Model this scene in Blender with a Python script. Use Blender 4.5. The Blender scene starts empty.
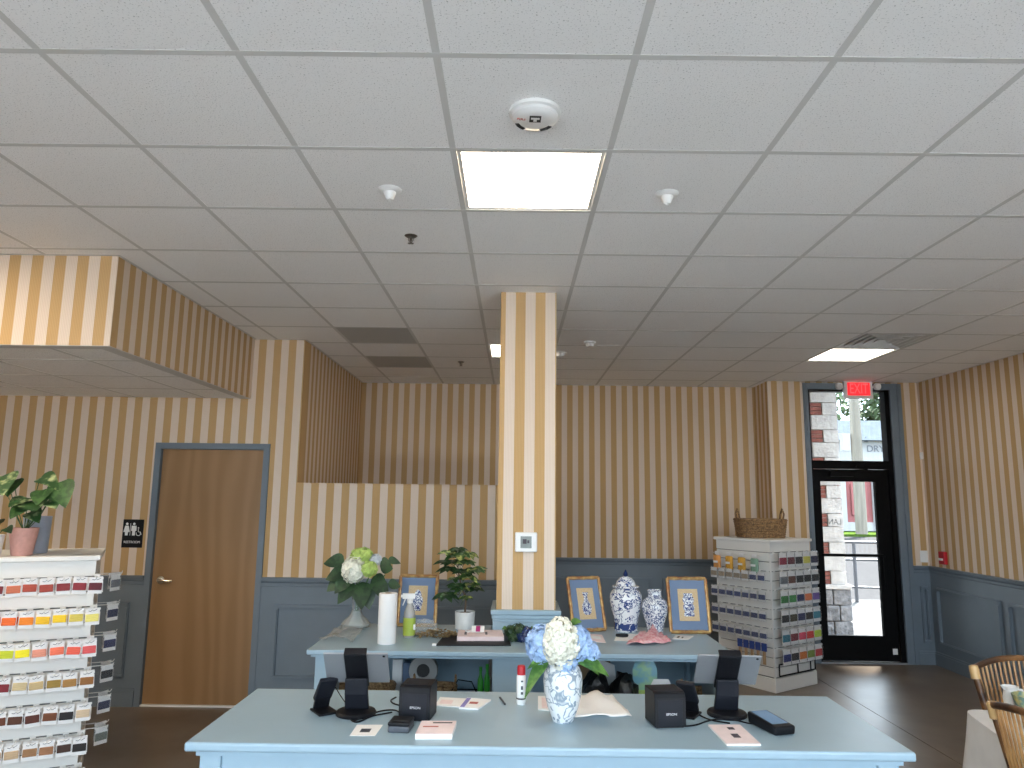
import bpy, bmesh, math, random
from mathutils import Vector, Matrix, Euler, noise as mnoise

scene = bpy.context.scene
C = scene.collection
rnd = random.Random(7)
PI = math.pi
R = math.radians

# ------------------------------------------------------------------ camera
FPX, YAW, PITCH, ROLL = 724.7, R(-0.256), R(8.84), R(0.733)
ZC = 1.716
CAM = Vector((0, 0, ZC))
_fw = Vector((math.sin(YAW) * math.cos(PITCH), math.cos(YAW) * math.cos(PITCH), math.sin(PITCH)))
_rt = Vector((math.cos(YAW), -math.sin(YAW), 0))
_up = _rt.cross(_fw)
RT = _rt * math.cos(ROLL) + _up * math.sin(ROLL)
UP = _up * math.cos(ROLL) - _rt * math.sin(ROLL)
FW = _fw
cam_d = bpy.data.cameras.new('camera')
cam = bpy.data.objects.new('camera', cam_d)
C.objects.link(cam)
cam.matrix_world = Matrix(((RT.x, UP.x, -FW.x, CAM.x), (RT.y, UP.y, -FW.y, CAM.y), (RT.z, UP.z, -FW.z, CAM.z), (0, 0, 0, 1)))
cam_d.sensor_width = 36.0
cam_d.lens = FPX / 1024 * 36
cam_d.clip_start = 0.05
cam_d.clip_end = 400
scene.camera = cam

def ray(px, py):
    return RT * (px - 512) + UP * (384 - py) + FW * FPX
def G(px, py, z):            # the point of a pixel's ray on the level z
    d = ray(px, py); return CAM + d * ((z - ZC) / d.z)
def S(px, py, y):            # ... on the upright plane Y = y
    d = ray(px, py); return CAM + d * (y / d.y)
def SX(px, py, x):           # ... on the upright plane X = x
    d = ray(px, py); return CAM + d * (x / d.x)
def pix(p):
    v = Vector(p) - CAM
    w = v.dot(FW)
    if w < 0.05: return None
    return 512 + FPX * v.dot(RT) / w, 384 - FPX * v.dot(UP) / w

# ------------------------------------------------------------------ sky, sun, exposure
SKY_STRENGTH = 8.2
SUN_STRENGTH = 48.0
LAMP = 14.0
EXPOSURE = 0.14
w = bpy.data.worlds.new('overcast_sky'); scene.world = w; w.use_nodes = True
bg = w.node_tree.nodes['Background']
bg.inputs[0].default_value = (0.72, 0.87, 1.0, 1)
bg.inputs[1].default_value = SKY_STRENGTH
sd = bpy.data.lights.new('sun', 'SUN'); sd.energy = SUN_STRENGTH; sd.angle = R(6); sd.color = (1, .97, .92)
sun = bpy.data.objects.new('sun', sd); C.objects.link(sun)
sun.rotation_euler = Vector((-.3, -.45, -.84)).to_track_quat('-Z', 'Y').to_euler()
sun.location = (2, -6, 12)
vs = scene.view_settings
vs.view_transform = 'Standard'; vs.look = 'None'; vs.gamma = 1.0; vs.exposure = EXPOSURE; vs.use_curve_mapping = False
scene.cycles.max_bounces = 10
scene.cycles.diffuse_bounces = 6
scene.cycles.transparent_max_bounces = 12
scene.cycles.sample_clamp_indirect = 6.0
scene.cycles.caustics_reflective = False
scene.cycles.caustics_refractive = False

# ------------------------------------------------------------------ materials
def srgb(r, g, b):
    def f(c):
        c /= 255.0
        return c / 12.92 if c <= .04045 else ((c + .055) / 1.055) ** 2.4
    return (f(r), f(g), f(b), 1)

def mat(name, col, rough=.5, metal=0, spec=.5, noise=None, bump=None, emit=None, coat=0, sub=0):
    m = bpy.data.materials.new(name); m.use_nodes = True
    nt = m.node_tree; b = nt.nodes['Principled BSDF']
    b.inputs['Base Color'].default_value = col
    b.inputs['Roughness'].default_value = rough
    b.inputs['Metallic'].default_value = metal
    b.inputs['Specular IOR Level'].default_value = spec
    if coat: b.inputs['Coat Weight'].default_value = coat
    if noise or bump:
        tc = nt.nodes.new('ShaderNodeTexCoord')
    if noise:
        sc_, amt, stretch = (noise + ((1, 1, 1),))[:3]
        mp = nt.nodes.new('ShaderNodeMapping'); mp.inputs['Scale'].default_value = stretch
        nt.links.new(tc.outputs['Object'], mp.inputs[0])
        n = nt.nodes.new('ShaderNodeTexNoise'); n.inputs['Scale'].default_value = sc_; n.inputs['Detail'].default_value = 4
        nt.links.new(mp.outputs[0], n.inputs['Vector'])
        rp = nt.nodes.new('ShaderNodeValToRGB')
        rp.color_ramp.elements[0].position = .3; rp.color_ramp.elements[1].position = .7
        rp.color_ramp.elements[0].color = tuple(c * (1 - amt) for c in col[:3]) + (1,)
        rp.color_ramp.elements[1].color = tuple(min(1, c * (1 + amt)) for c in col[:3]) + (1,)
        nt.links.new(n.outputs[0], rp.inputs[0]); nt.links.new(rp.outputs[0], b.inputs['Base Color'])
    if bump:
        n2 = nt.nodes.new('ShaderNodeTexNoise'); n2.inputs['Scale'].default_value = bump[0]; n2.inputs['Detail'].default_value = 3
        nt.links.new(tc.outputs['Object'], n2.inputs['Vector'])
        bp = nt.nodes.new('ShaderNodeBump'); bp.inputs['Strength'].default_value = bump[1]; bp.inputs['Distance'].default_value = bump[2] if len(bump) > 2 else .01
        nt.links.new(n2.outputs[0], bp.inputs['Height']); nt.links.new(bp.outputs[0], b.inputs['Normal'])
    if emit:
        b.inputs['Emission Color'].default_value = emit[0]; b.inputs['Emission Strength'].default_value = emit[1]
    return m

def math_node(nt, op, a, b=None):
    n = nt.nodes.new('ShaderNodeMath'); n.operation = op
    for i, v in enumerate((a, b)):
        if v is None: continue
        if isinstance(v, (int, float)): n.inputs[i].default_value = v
        else: nt.links.new(v, n.inputs[i])
    return n.outputs[0]

PERIOD = .1302
def wallpaper(name, axis, phase):
    m = mat(name, (1, 1, 1, 1), .75, spec=.2)
    nt = m.node_tree; b = nt.nodes['Principled BSDF']
    g = nt.nodes.new('ShaderNodeNewGeometry'); sp = nt.nodes.new('ShaderNodeSeparateXYZ')
    nt.links.new(g.outputs['Position'], sp.inputs[0])
    t = math_node(nt, 'DIVIDE', math_node(nt, 'SUBTRACT', sp.outputs[axis], phase), PERIOD)
    fr = math_node(nt, 'FRACT', t)
    gold = math_node(nt, 'LESS_THAN', fr, .5)
    # fine pinstripe woven into the paper
    fs = math_node(nt, 'FRACT', math_node(nt, 'MULTIPLY', t, 14))
    fine = math_node(nt, 'MULTIPLY', math_node(nt, 'LESS_THAN', fs, .5), .10)
    mx = nt.nodes.new('ShaderNodeMix'); mx.data_type = 'RGBA'
    mx.inputs[6].default_value = (.74, .625, .52, 1); mx.inputs[7].default_value = (.53, .345, .16, 1)
    nt.links.new(gold, mx.inputs[0])
    m2 = nt.nodes.new('ShaderNodeMix'); m2.data_type = 'RGBA'; m2.blend_type = 'MULTIPLY'
    m2.inputs[7].default_value = (.86, .83, .8, 1)
    nt.links.new(math_node(nt, 'MULTIPLY', fine, 8.0), m2.inputs[0]); nt.links.new(mx.outputs[2], m2.inputs[6])
    nt.links.new(m2.outputs[2], b.inputs['Base Color'])
    return m

def two_tone(name, c1, c2, scale, lo, hi, rough=.4, distort=0, kind='noise', stretch=(1, 1, 1), metal=0, coat=0, bump=0):
    m = mat(name, c1, rough, metal, coat=coat)
    nt = m.node_tree; b = nt.nodes['Principled BSDF']
    tc = nt.nodes.new('ShaderNodeTexCoord'); mp = nt.nodes.new('ShaderNodeMapping'); mp.inputs['Scale'].default_value = stretch
    nt.links.new(tc.outputs['Object'], mp.inputs[0])
    if kind == 'noise':
        n = nt.nodes.new('ShaderNodeTexNoise'); n.inputs['Detail'].default_value = 3; n.inputs['Distortion'].default_value = distort; out = n.outputs[0]
    elif kind == 'voronoi':
        n = nt.nodes.new('ShaderNodeTexVoronoi'); out = n.outputs['Distance']
    else:
        n = nt.nodes.new('ShaderNodeTexWave'); n.inputs['Distortion'].default_value = distort; n.inputs['Detail'].default_value = 3; out = n.outputs['Fac']
    n.inputs['Scale'].default_value = scale
    nt.links.new(mp.outputs[0], n.inputs['Vector'])
    rp = nt.nodes.new('ShaderNodeValToRGB')
    rp.color_ramp.elements[0].position = lo; rp.color_ramp.elements[1].position = hi
    rp.color_ramp.elements[0].color = c1; rp.color_ramp.elements[1].color = c2
    nt.links.new(out, rp.inputs[0]); nt.links.new(rp.outputs[0], b.inputs['Base Color'])
    if bump:
        bp = nt.nodes.new('ShaderNodeBump'); bp.inputs['Strength'].default_value = bump; bp.inputs['Distance'].default_value = .004
        nt.links.new(out, bp.inputs['Height']); nt.links.new(bp.outputs[0], b.inputs['Normal'])
    return m

def clear(name, tint=(1, 1, 1, 1), gloss=.08, rough=.02, haze=0):
    m = bpy.data.materials.new(name); m.use_nodes = True; nt = m.node_tree
    nt.nodes.clear()
    o = nt.nodes.new('ShaderNodeOutputMaterial'); t = nt.nodes.new('ShaderNodeBsdfTransparent'); t.inputs[0].default_value = tint
    gl = nt.nodes.new('ShaderNodeBsdfGlossy'); gl.inputs['Roughness'].default_value = rough
    fr = nt.nodes.new('ShaderNodeFresnel'); fr.inputs[0].default_value = 1.45
    f2 = math_node(nt, 'MULTIPLY', fr.outputs[0], gloss * 10)
    f2.node.use_clamp = True
    mx = nt.nodes.new('ShaderNodeMixShader')
    nt.links.new(f2, mx.inputs[0])
    nt.links.new(gl.outputs[0], mx.inputs[2])
    if haze:
        d = nt.nodes.new('ShaderNodeBsdfDiffuse'); d.inputs[0].default_value = (.85, .87, .88, 1)
        mh = nt.nodes.new('ShaderNodeMixShader'); mh.inputs[0].default_value = haze
        nt.links.new(t.outputs[0], mh.inputs[1]); nt.links.new(d.outputs[0], mh.inputs[2]); nt.links.new(mh.outputs[0], mx.inputs[1])
    else:
        nt.links.new(t.outputs[0], mx.inputs[1])
    nt.links.new(mx.outputs[0], o.inputs[0])
    return m

M = {}
M['paint'] = mat('blue_grey_paint', (.145, .18, .215, 1), .45, noise=(6, .04))
M['counter'] = mat('light_blue_paint', (.30, .42, .505, 1), .33, noise=(5, .03))
M['paper_left'] = wallpaper('wallpaper_left', 0, -1.979)
M['paper_back'] = wallpaper('wallpaper_back', 0, -1.72)
M['paper_column'] = wallpaper('wallpaper_column', 0, -.0026)
M['paper_side'] = wallpaper('wallpaper_side', 1, 6.2)
M['paper_soffit'] = wallpaper('wallpaper_soffit', 0, -2.38)
M['paper_exit'] = wallpaper('wallpaper_exit', 0, 2.90)
M['tile'] = two_tone('acoustic_tile', (.48, .48, .485, 1), (.90, .90, .90, 1), 170, .31, .40, .9, bump=.3)
M['tile_grey'] = mat('return_grille_grey', (.42, .42, .41, 1), .6)
M['tbar'] = mat('ceiling_grid_bar', (.60, .60, .59, 1), .55)
M['white'] = mat('white_paint', (.78, .77, .75, 1), .5)
M['white_plastic'] = mat('white_plastic', (.8, .8, .79, 1), .35)
M['concrete'] = two_tone('brown_concrete', (.15, .115, .085, 1), (.215, .17, .13, 1), 2.6, .3, .7, .34, bump=.03)
M['concrete'].node_tree.nodes['Principled BSDF'].inputs['Specular IOR Level'].default_value = .5
M['dark'] = mat('dark_gap', (.03, .03, .03, 1), .7)
M['black_metal'] = mat('black_anodised_metal', (.002, .002, .0024, 1), .5, spec=.12)
M['black_plastic'] = mat('black_plastic', (.006, .0065, .009, 1), .45, spec=.22)
M['grey_plastic'] = mat('charcoal_plastic', (.011, .0125, .018, 1), .5, spec=.2)
M['slate_plastic'] = mat('slate_plastic', (.06, .068, .085, 1), .45)
M['aluminium'] = mat('space_grey_aluminium', (.33, .34, .36, 1), .42, .55)
M['chrome'] = mat('satin_nickel', (.62, .58, .5, 1), .28, 1)
M['glass'] = clear('window_glass')
M['vase_glass'] = clear('clear_vase_glass', (.95, .97, .965, 1), .04, .03, .10)
M['plastic_film'] = clear('clear_plastic_film', (.97, .98, .98, 1), .03, .12, .16)
M['paper'] = mat('white_paper', (.82, .81, .80, 1), .7)
M['pink_paper'] = mat('pale_pink_paper', (.80, .66, .66, 1), .7, noise=(30, .05))
M['ink'] = mat('dark_ink', (.05, .04, .05, 1), .6)
M['red_ink'] = mat('brick_red_ink', (.45, .12, .10, 1), .6)
M['red'] = mat('red_plastic', (.45, .01, .02, 1), .4)
def lamp_mat(name, col, s):
    return mat(name, (.8, .8, .8, 1), .5, emit=(col, s))
M['lamp_warm'] = lamp_mat('warm_lamp_diffuser', (1, .83, .62, 1), LAMP)
M['lamp_neutral'] = lamp_mat('neutral_lamp_diffuser', (1, .88, .72, 1), LAMP * .55)
M['lamp_soffit'] = lamp_mat('bright_warm_diffuser', (1, .83, .62, 1), LAMP * 4.0)

# wood of the restroom door
mw = two_tone('birch_veneer', (.25, .14, .06, 1), (.295, .17, .077, 1), 1.3, .1, .95, .45, distort=11, kind='wave', stretch=(1.6, 1, .3))
M['wood'] = mw

# ------------------------------------------------------------------ mesh helpers
class MB:
    def __init__(s): s.v = []; s.f = []
    def add(s, vs_, fs, m=None):
        o = len(s.v)
        for p in vs_:
            p = Vector(p)
            s.v.append(m @ p if m is not None else p)
        for f in fs: s.f.append([o + i for i in f])
        return s
    def box(s, a, b, m=None):
        x0, y0, z0 = a; x1, y1, z1 = b
        return s.add([(x0, y0, z0), (x1, y0, z0), (x1, y1, z0), (x0, y1, z0), (x0, y0, z1), (x1, y0, z1), (x1, y1, z1), (x0, y1, z1)],
              [(0, 3, 2, 1), (4, 5, 6, 7), (0, 1, 5, 4), (1, 2, 6, 5), (2, 3, 7, 6), (3, 0, 4, 7)], m)
    def cbox(s, c, d, m=None):
        return s.box([c[i] - d[i] / 2 for i in range(3)], [c[i] + d[i] / 2 for i in range(3)], m)
    def prism(s, poly, z0, z1, m=None):
        n = len(poly)
        return s.add([(x, y, z0) for x, y in poly] + [(x, y, z1) for x, y in poly],
              [tuple(range(n - 1, -1, -1)), tuple(range(n, 2 * n))] + [(i, (i + 1) % n, n + (i + 1) % n, n + i) for i in range(n)], m)
    def lathe(s, prof, seg=24, m=None, cap=True, sx=1, sy=1):
        vs_, fs = [], []
        for r, z in prof:
            for k in range(seg):
                a = 2 * PI * k / seg; vs_.append((r * math.cos(a) * sx, r * math.sin(a) * sy, z))
        for i in range(len(prof) - 1):
            for k in range(seg):
                k2 = (k + 1) % seg
                fs.append((i * seg + k, i * seg + k2, (i + 1) * seg + k2, (i + 1) * seg + k))
        if cap:
            fs.append(tuple(range(seg - 1, -1, -1))); fs.append(tuple(range((len(prof) - 1) * seg, len(prof) * seg)))
        return s.add(vs_, fs, m)
    def tube(s, pts, r, seg=8, closed=False, m=None, rs=None):
        pts = [Vector(p) for p in pts]; n = len(pts)
        vs_, fs = [], []
        t0 = (pts[1] - pts[0]).normalized()
        ref = Vector((0, 0, 1)) if abs(t0.z) < .9 else Vector((1, 0, 0))
        nrm = t0.cross(ref).normalized()
        for i, p in enumerate(pts):
            if closed: t = pts[(i + 1) % n] - pts[(i - 1) % n]
            else: t = pts[min(i + 1, n - 1)] - pts[max(i - 1, 0)]
            t.normalize()
            nrm = (nrm - t * nrm.dot(t)).normalized(); bi = t.cross(nrm)
            rr = rs[i] if rs else r
            for k in range(seg):
                a = 2 * PI * k / seg; vs_.append(p + nrm * (rr * math.cos(a)) + bi * (rr * math.sin(a)))
        for i in range(n if closed else n - 1):
            j = (i + 1) % n
            for k in range(seg):
                k2 = (k + 1) % seg; fs.append((i * seg + k, i * seg + k2, j * seg + k2, j * seg + k))
        if not closed:
            fs.append(tuple(range(seg - 1, -1, -1))); fs.append(tuple(range((n - 1) * seg, n * seg)))
        return s.add(vs_, fs, m)
    def blob(s, c, r, sub=2, amp=.25, fr=3.0, seed=0, flat=None):
        bm = bmesh.new(); bmesh.ops.create_icosphere(bm, subdivisions=sub, radius=1)
        bm.verts.ensure_lookup_table()
        vs_ = []
        for v in bm.verts:
            d = 1 + amp * mnoise.noise(v.co * fr + Vector((seed * 3.7, seed * 1.3, 0)))
            p = Vector((v.co.x * r[0] * d, v.co.y * r[1] * d, v.co.z * r[2] * d)) + Vector(c)
            if flat is not None: p.z = max(p.z, flat)
            vs_.append(p)
        fs = [tuple(v.index for v in f.verts) for f in bm.faces]
        bm.free()
        return s.add(vs_, fs)
    def mesh(s, name, bevel=0, seg=2, smooth=False):
        me = bpy.data.meshes.new(name)
        me.from_pydata([tuple(p) for p in s.v], [], s.f)
        bm = bmesh.new(); bm.from_mesh(me)
        bmesh.ops.recalc_face_normals(bm, faces=bm.faces)
        if bevel:
            es = [e for e in bm.edges if len(e.link_faces) == 2 and e.calc_face_angle(0) > .6]
            bmesh.ops.bevel(bm, geom=es, offset=bevel, segments=seg, affect='EDGES', profile=.5, clamp_overlap=True)
        bm.to_mesh(me); bm.free()
        if smooth:
            for p in me.polygons: p.use_smooth = True
            try: me.set_sharp_from_angle(angle=R(40))
            except Exception: pass
        return me
    def build(s, name, m, parent=None, bevel=0, seg=2, smooth=False, loc=None, rot=None):
        me = s.mesh(name, bevel, seg, smooth)
        return obj(name, me, m, parent, loc, rot)

def obj(name, me, m, parent=None, loc=None, rot=None):
    if m is not None and len(me.materials) == 0: me.materials.append(M[m] if isinstance(m, str) else m)
    o = bpy.data.objects.new(name, me); C.objects.link(o)
    if parent is not None: o.parent = parent
    if loc is not None: o.location = loc
    if rot is not None: o.rotation_euler = rot
    return o
def tag(o, label, cat, group=None):
    o['label'] = label; o['category'] = cat
    if group: o['group'] = group
    return o
def thing(name, label, cat, loc=(0, 0, 0), rz=0, group=None, rot=None):
    o = bpy.data.objects.new(name, None); C.objects.link(o)
    o.empty_display_size = .05
    o.location = loc; o.rotation_euler = rot if rot else (0, 0, rz)
    return tag(o, label, cat, group)
def struct(o, label=None, cat=None):
    o['kind'] = 'structure'
    if label: o['label'] = label
    if cat: o['category'] = cat
    return o
def dup(root, loc=None, rz=None, label=None, group=None):
    r_ = root.copy(); C.objects.link(r_)
    if loc is not None: r_.location = loc
    if rz is not None: r_.rotation_euler = (0, 0, rz)
    if label: r_['label'] = label
    if group: r_['group'] = group
    for ch in list(root.children):
        c = ch.copy(); C.objects.link(c); c.parent = r_
        for g in list(ch.children):
            d = g.copy(); C.objects.link(d); d.parent = c
    return r_
def text(name, body, size, m, parent=None, loc=(0, 0, 0), rot=(0, 0, 0), extrude=.0006, sx=1.0):
    cu = bpy.data.curves.new(name, 'FONT'); cu.body = body; cu.size = size; cu.extrude = extrude
    cu.align_x = 'CENTER'; cu.align_y = 'CENTER'
    t = bpy.data.objects.new(name, cu); C.objects.link(t)
    dg = bpy.context.evaluated_depsgraph_get(); dg.update()
    me = bpy.data.meshes.new_from_object(t.evaluated_get(dg))
    bpy.data.objects.remove(t); bpy.data.curves.remove(cu)
    for v in me.vertices: v.co.x *= sx
    me.materials.clear()
    return obj(name, me, m, parent, loc, rot)
def Tr(x, y, z): return Matrix.Translation((x, y, z))
def arc(c, r, a0, a1, n, plane='xz'):
    out = []
    for i in range(n + 1):
        a = a0 + (a1 - a0) * i / n
        u, v = r * math.cos(a), r * math.sin(a)
        out.append((c[0] + u, c[1], c[2] + v) if plane == 'xz' else ((c[0] + u, c[1] + v, c[2]) if plane == 'xy' else (c[0], c[1] + u, c[2] + v)))
    return out

# ------------------------------------------------------------------ room shell
CEIL = 3.048
XL, XR, YF, YB = -5.6, 4.55, -1.3, 8.6
YL = 6.2            # wall with the restroom door
YE = 8.13           # wall with the exit door
XREC, XBUMP = -1.84, 2.86
XHALF = .12; HALF = 1.805
SOX, SOY, SOZ = -2.28, 3.98, 2.525
TOP = 3.5

fl = MB()
SEAM = 2.985
fl.box((XL - .3, YF - .3, -.06), (XR + .3, YB + .5, -.012))
fl.box((XL - .3, YF - .3, -.02), (SEAM - .003, YB + .5, 0)); fl.box((SEAM + .003, YF - .3, -.02), (XR + .3, YB + .5, 0))
struct(fl.build('floor', 'concrete'), 'brown grey polished concrete floor with a control joint', 'floor')

def wallbox(name, boxes, m, label):
    b = MB()
    for a, c in boxes: b.box(a, c)
    o = b.build(name, m); return struct(o, label, 'wall')
T = .15
DL, DR, DT = -3.06, -2.085, 2.135          # restroom door frame, outer
wl = wallbox('wall_left', [((XL, YL, 0), (DL, YL + T, TOP)), ((DL, YL, DT), (DR, YL + T, TOP)), ((DR, YL, 0), (XREC, YL + T, TOP))], 'paper_left',
             'striped wallpaper wall with the wooden restroom door')
wh = wallbox('wall_half', [((XREC, YL, 0), (XHALF, YL + T, HALF))], 'paper_left', 'striped half-height wall in front of the recess')
cap = MB().box((XREC, YL - .012, HALF), (XHALF + .01, YL + T, HALF + .006)); cap.build('wall_cap', 'paper_left', wh)
wallbox('wall_recess_left', [((XREC - T, YL + T, 0), (XREC, YB, TOP))], 'paper_side', 'striped side wall of the recess')
wallbox('wall_recess_right', [((XHALF - T, YL + T, 0), (XHALF, YB, HALF))], 'paper_side', 'striped low return wall of the recess')
wb = wallbox('wall_back', [((XREC - T, YB, 0), (XBUMP + T, YB + T, TOP))], 'paper_back', 'far striped wallpaper wall above dark blue wainscot')
wallbox('wall_return', [((XBUMP, YE + .001, 0), (XBUMP + .12, YB, TOP))], 'paper_side', 'narrow striped return wall beside the exit wall')
EL, ER = 3.255, 4.355                       # exit door casing, outer
we = wallbox('wall_exit', [((XBUMP + .001, YE, 0), (EL + .03, YE + .2, TOP)), ((ER - .03, YE, 0), (XR + T, YE + .2, TOP)), ((EL, YE + .02, 3.0), (ER, YE + .2, TOP))], 'paper_exit',
             'striped wallpaper wall around the black exit door')
wr = wallbox('wall_right', [((XR, YF, 0), (XR + T, YE, TOP))], 'paper_side', 'right striped wallpaper wall above blue wainscot')
wallbox('wall_far_left', [((XL - T, YF, 0), (XL, YL, TOP))], 'paper_side', 'striped wall on the far left')
# the shop front behind the camera: piers, low sill wall, header
nb = 5; pier = .22
xs = [XL + i * (XR - XL) / nb for i in range(nb + 1)]
bx_ = [((XL - T, YF - T, 0), (XR + T, YF, .25)), ((XL - T, YF - T, 2.93), (XR + T, YF, TOP))]
for x in xs: bx_.append(((max(XL - T, x - pier / 2), YF - T, .25), (min(XR + T, x + pier / 2), YF, 2.93)))
bx_.append(((XL, YF - T, .25), (xs[1], YF, 2.93)))  # leftmost bay, out of view, closed up to darken the left of the room
wallbox('wall_front', bx_, 'white', 'shop front wall with tall windows behind the viewer')
bx_ = None
for i in range(1, nb):
    f = MB(); a, b = xs[i] + pier / 2, xs[i + 1] - pier / 2
    f.box((a, YF - .1, .25), (a + .05, YF - .04, 2.93)); f.box((b - .05, YF - .1, .25), (b, YF - .04, 2.93))
    f.box((a + .05, YF - .1, .25), (b - .05, YF - .04, .3)); f.box((a + .05, YF - .1, 2.88), (b - .05, YF - .04, 2.93))
    wo = struct(f.build('window_%d' % (i + 1), 'black_metal'), 'black framed tall shop window pane', 'window')
    g = MB().box((a + .05, YF - .075, .3), (b - .05, YF - .068, 2.88)); g.build('pane', 'glass', wo)
    ld = bpy.data.lights.new('window_portal', 'AREA'); ld.shape = 'RECTANGLE'; ld.size = b - a - .1; ld.size_y = 2.58
    ld.cycles.is_portal = True
    lo = bpy.data.objects.new('window_portal', ld); C.objects.link(lo); lo.location = ((a + b) / 2, YF - .03, 1.59); lo.rotation_euler = (R(90), 0, 0)

# ------------------------------------------------------------------ wainscot
def wainscot(parent, p0, ang, length, panels, rail_h=1.03, ptop=.815, pbot=.225, tag_='wainscot', rail=True):
    m = Tr(p0[0], p0[1], 0) @ Matrix.Rotation(ang, 4, 'Z')       # local x along the wall, local -y into the room
    MB().box((0, -.014, 0), (length, 0, rail_h - .03), m).build(tag_, 'paint', parent)
    if rail:
        prof = [(-.014, rail_h - .075), (-.02, rail_h - .07), (-.022, rail_h - .045), (-.034, rail_h - .03), (-.036, rail_h - .012), (-.046, rail_h - .01), (-.046, rail_h), (0, rail_h), (0, rail_h - .075)]
        b = MB(); n = len(prof)
        b.add([(0, y, z) for y, z in prof] + [(length, y, z) for y, z in prof], [tuple(range(n)), tuple(range(2 * n - 1, n - 1, -1))] + [(i, (i + 1) % n, n + (i + 1) % n, n + i) for i in range(n)], m)
        b.build('chair_rail', 'paint', parent)
    b = MB().box((0, -.03, 0), (length, -.014, .12), m).box((0, -.024, .12), (length, -.014, .14), m); b.build('baseboard', 'paint', parent)
    for a, c in panels:
        b = MB(); wd = .032
        for (x0, x1, z0, z1) in ((a, c, ptop - wd, ptop), (a, c, pbot, pbot + wd), (a, a + wd, pbot + wd, ptop - wd), (c - wd, c, pbot + wd, ptop - wd)):
            b.box((x0, -.032, z0), (x1, -.014, z1), m)
            b.box((x0 + .008 if x1 - x0 < .1 else x0 + .008, -.042, z0 + .008), (x1 - .008, -.032, z1 - .008), m)
        b.build('panel_moulding', 'paint', parent)

wainscot(wl, (XL, YL), 0, DL - XL, [(.12, .85), (.95, 1.65), (1.75, DL - XL - .1)])
wainscot(wl, (DR, YL), 0, XREC - DR, [])
wainscot(wh, (XREC, YL), 0, XHALF - XREC, [(-.12, .86), (.98, 1.86)])
wainscot(wb, (XHALF, YB), 0, XBUMP - XHALF, [(.33, 1.48), (1.6, 2.65)])
wainscot(we, (XBUMP, YE), 0, EL - XBUMP, [(.08, .3)])
wainscot(we, (ER, YE), 0, XR - ER, [(.06, XR - ER - .05)])
wainscot(wr, (XR, YE), -PI / 2, YE - YF, [(.14 + 1.13 * i, .14 + 1.13 * i + 1.02) for i in range(8)])

# ------------------------------------------------------------------ column
co = MB().box((-.1, 4.63, 0), (.265, 5.0, CEIL + .05)).build('column', 'paper_column')
struct(co, 'square striped wallpaper column rising from the back counter', 'column')
def ring(b, x0, y0, x1, y1, z0, z1, t):
    b.box((x0 - t, y0 - t, z0), (x1 + t, y0, z1)); b.box((x0 - t, y1, z0), (x1 + t, y1 + t, z1))
    b.box((x0 - t, y0, z0), (x0, y1, z1)); b.box((x1, y0, z0), (x1 + t, y1, z1))
b = MB(); ring(b, -.1, 4.63, .265, 5.0, 0, .955, .02); b.build('column_base', 'counter', co)
b = MB(); ring(b, -.1, 4.63, .265, 5.0, .955, .975, .022); ring(b, -.1, 4.63, .265, 5.0, .975, 1.0, .028); ring(b, -.1, 4.63, .265, 5.0, 1.0, 1.03, .034); b.build('column_rail', 'counter', co, bevel=.006)

# ------------------------------------------------------------------ ceiling
GX0, GY0, GS = -.2534, 2.0356, .6096
def gx(u): return GX0 + GS * u
def gy(v): return GY0 + GS * v
ce = struct(MB().box((XL - T, YF - T, CEIL + .09), (XR + T, YB + T, CEIL + .16)).build('ceiling', 'white'), 'suspended ceiling of square speckled acoustic tiles', 'ceiling')
BAR = .012
LIGHTS = {(0, 1): 'lamp_warm', (5, 7): 'lamp_neutral', (0, 7): 'lamp_neutral', (-6, 1): 'lamp_soffit', (0, -3): 'lamp_warm', (6, 1): 'lamp_neutral'}
VENT = (5, 6)
GREY = {(-2, 6), (-2, 8)}
regions = [(XL, SOX, YF, SOY), (SOX, XREC, YF, YL), (XREC, XBUMP, YF, YB), (XBUMP, XR, YF, YE)]
shared = {}
rest = MB()
for u in range(-9, 9):
    for v in range(-7, 12):
        if (u, v) in LIGHTS or (u, v) == VENT: continue
        for (xa, xb, ya, yb) in regions:
            x0, x1 = max(gx(u) + BAR, xa), min(gx(u + 1) - BAR, xb); y0, y1 = max(gy(v) + BAR, ya), min(gy(v + 1) - BAR, yb)
            if x1 - x0 < .01 or y1 - y0 < .01: continue
            zz = CEIL + .0008
            vis = False
            for cx_ in (x0, (x0 + x1) / 2, x1):
                for cy_ in (y0, (y0 + y1) / 2, y1):
                    q = pix((cx_, cy_, zz))
                    if q and -60 < q[0] < 1084 and -60 < q[1] < 828: vis = True
            if not vis:
                rest.box((x0, y0, zz), (x1, y1, zz + .014)); continue
            k = (round(x1 - x0, 3), round(y1 - y0, 3), (u, v) in GREY)
            if k not in shared:
                shared[k] = MB().cbox((0, 0, .007), (x1 - x0, y1 - y0, .014)).mesh('tile')
                shared[k].materials.append(M['tile_grey' if k[2] else 'tile'])
            o = obj('tile', shared[k], None, ce, ((x0 + x1) / 2, (y0 + y1) / 2, zz))
            if k[2]: o['label'] = 'grey perforated return-air tile'
ro = rest.build('tile_field', 'tile', ce); ro['kind'] = 'stuff'
def bar(a, b):
    MB().box(a, b).build('grid_bar', 'tbar', ce)
for u in range(-8, 9):
    x = gx(u)
    if not XL < x < XR: continue
    ym = SOY if x < SOX else YL if x < XREC else YB if x < XBUMP else YE
    bar((x - BAR, YF, CEIL), (x + BAR, ym, CEIL + .006))
for v in range(-6, 11):
    y = gy(v)
    if not YF < y < YB: continue
    xm = XL if y < SOY else SOX if y < YL else XREC
    bar((xm, y - BAR, CEIL - .0005), (XR if y < YE else XBUMP, y + BAR, CEIL + .0055))
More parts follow.
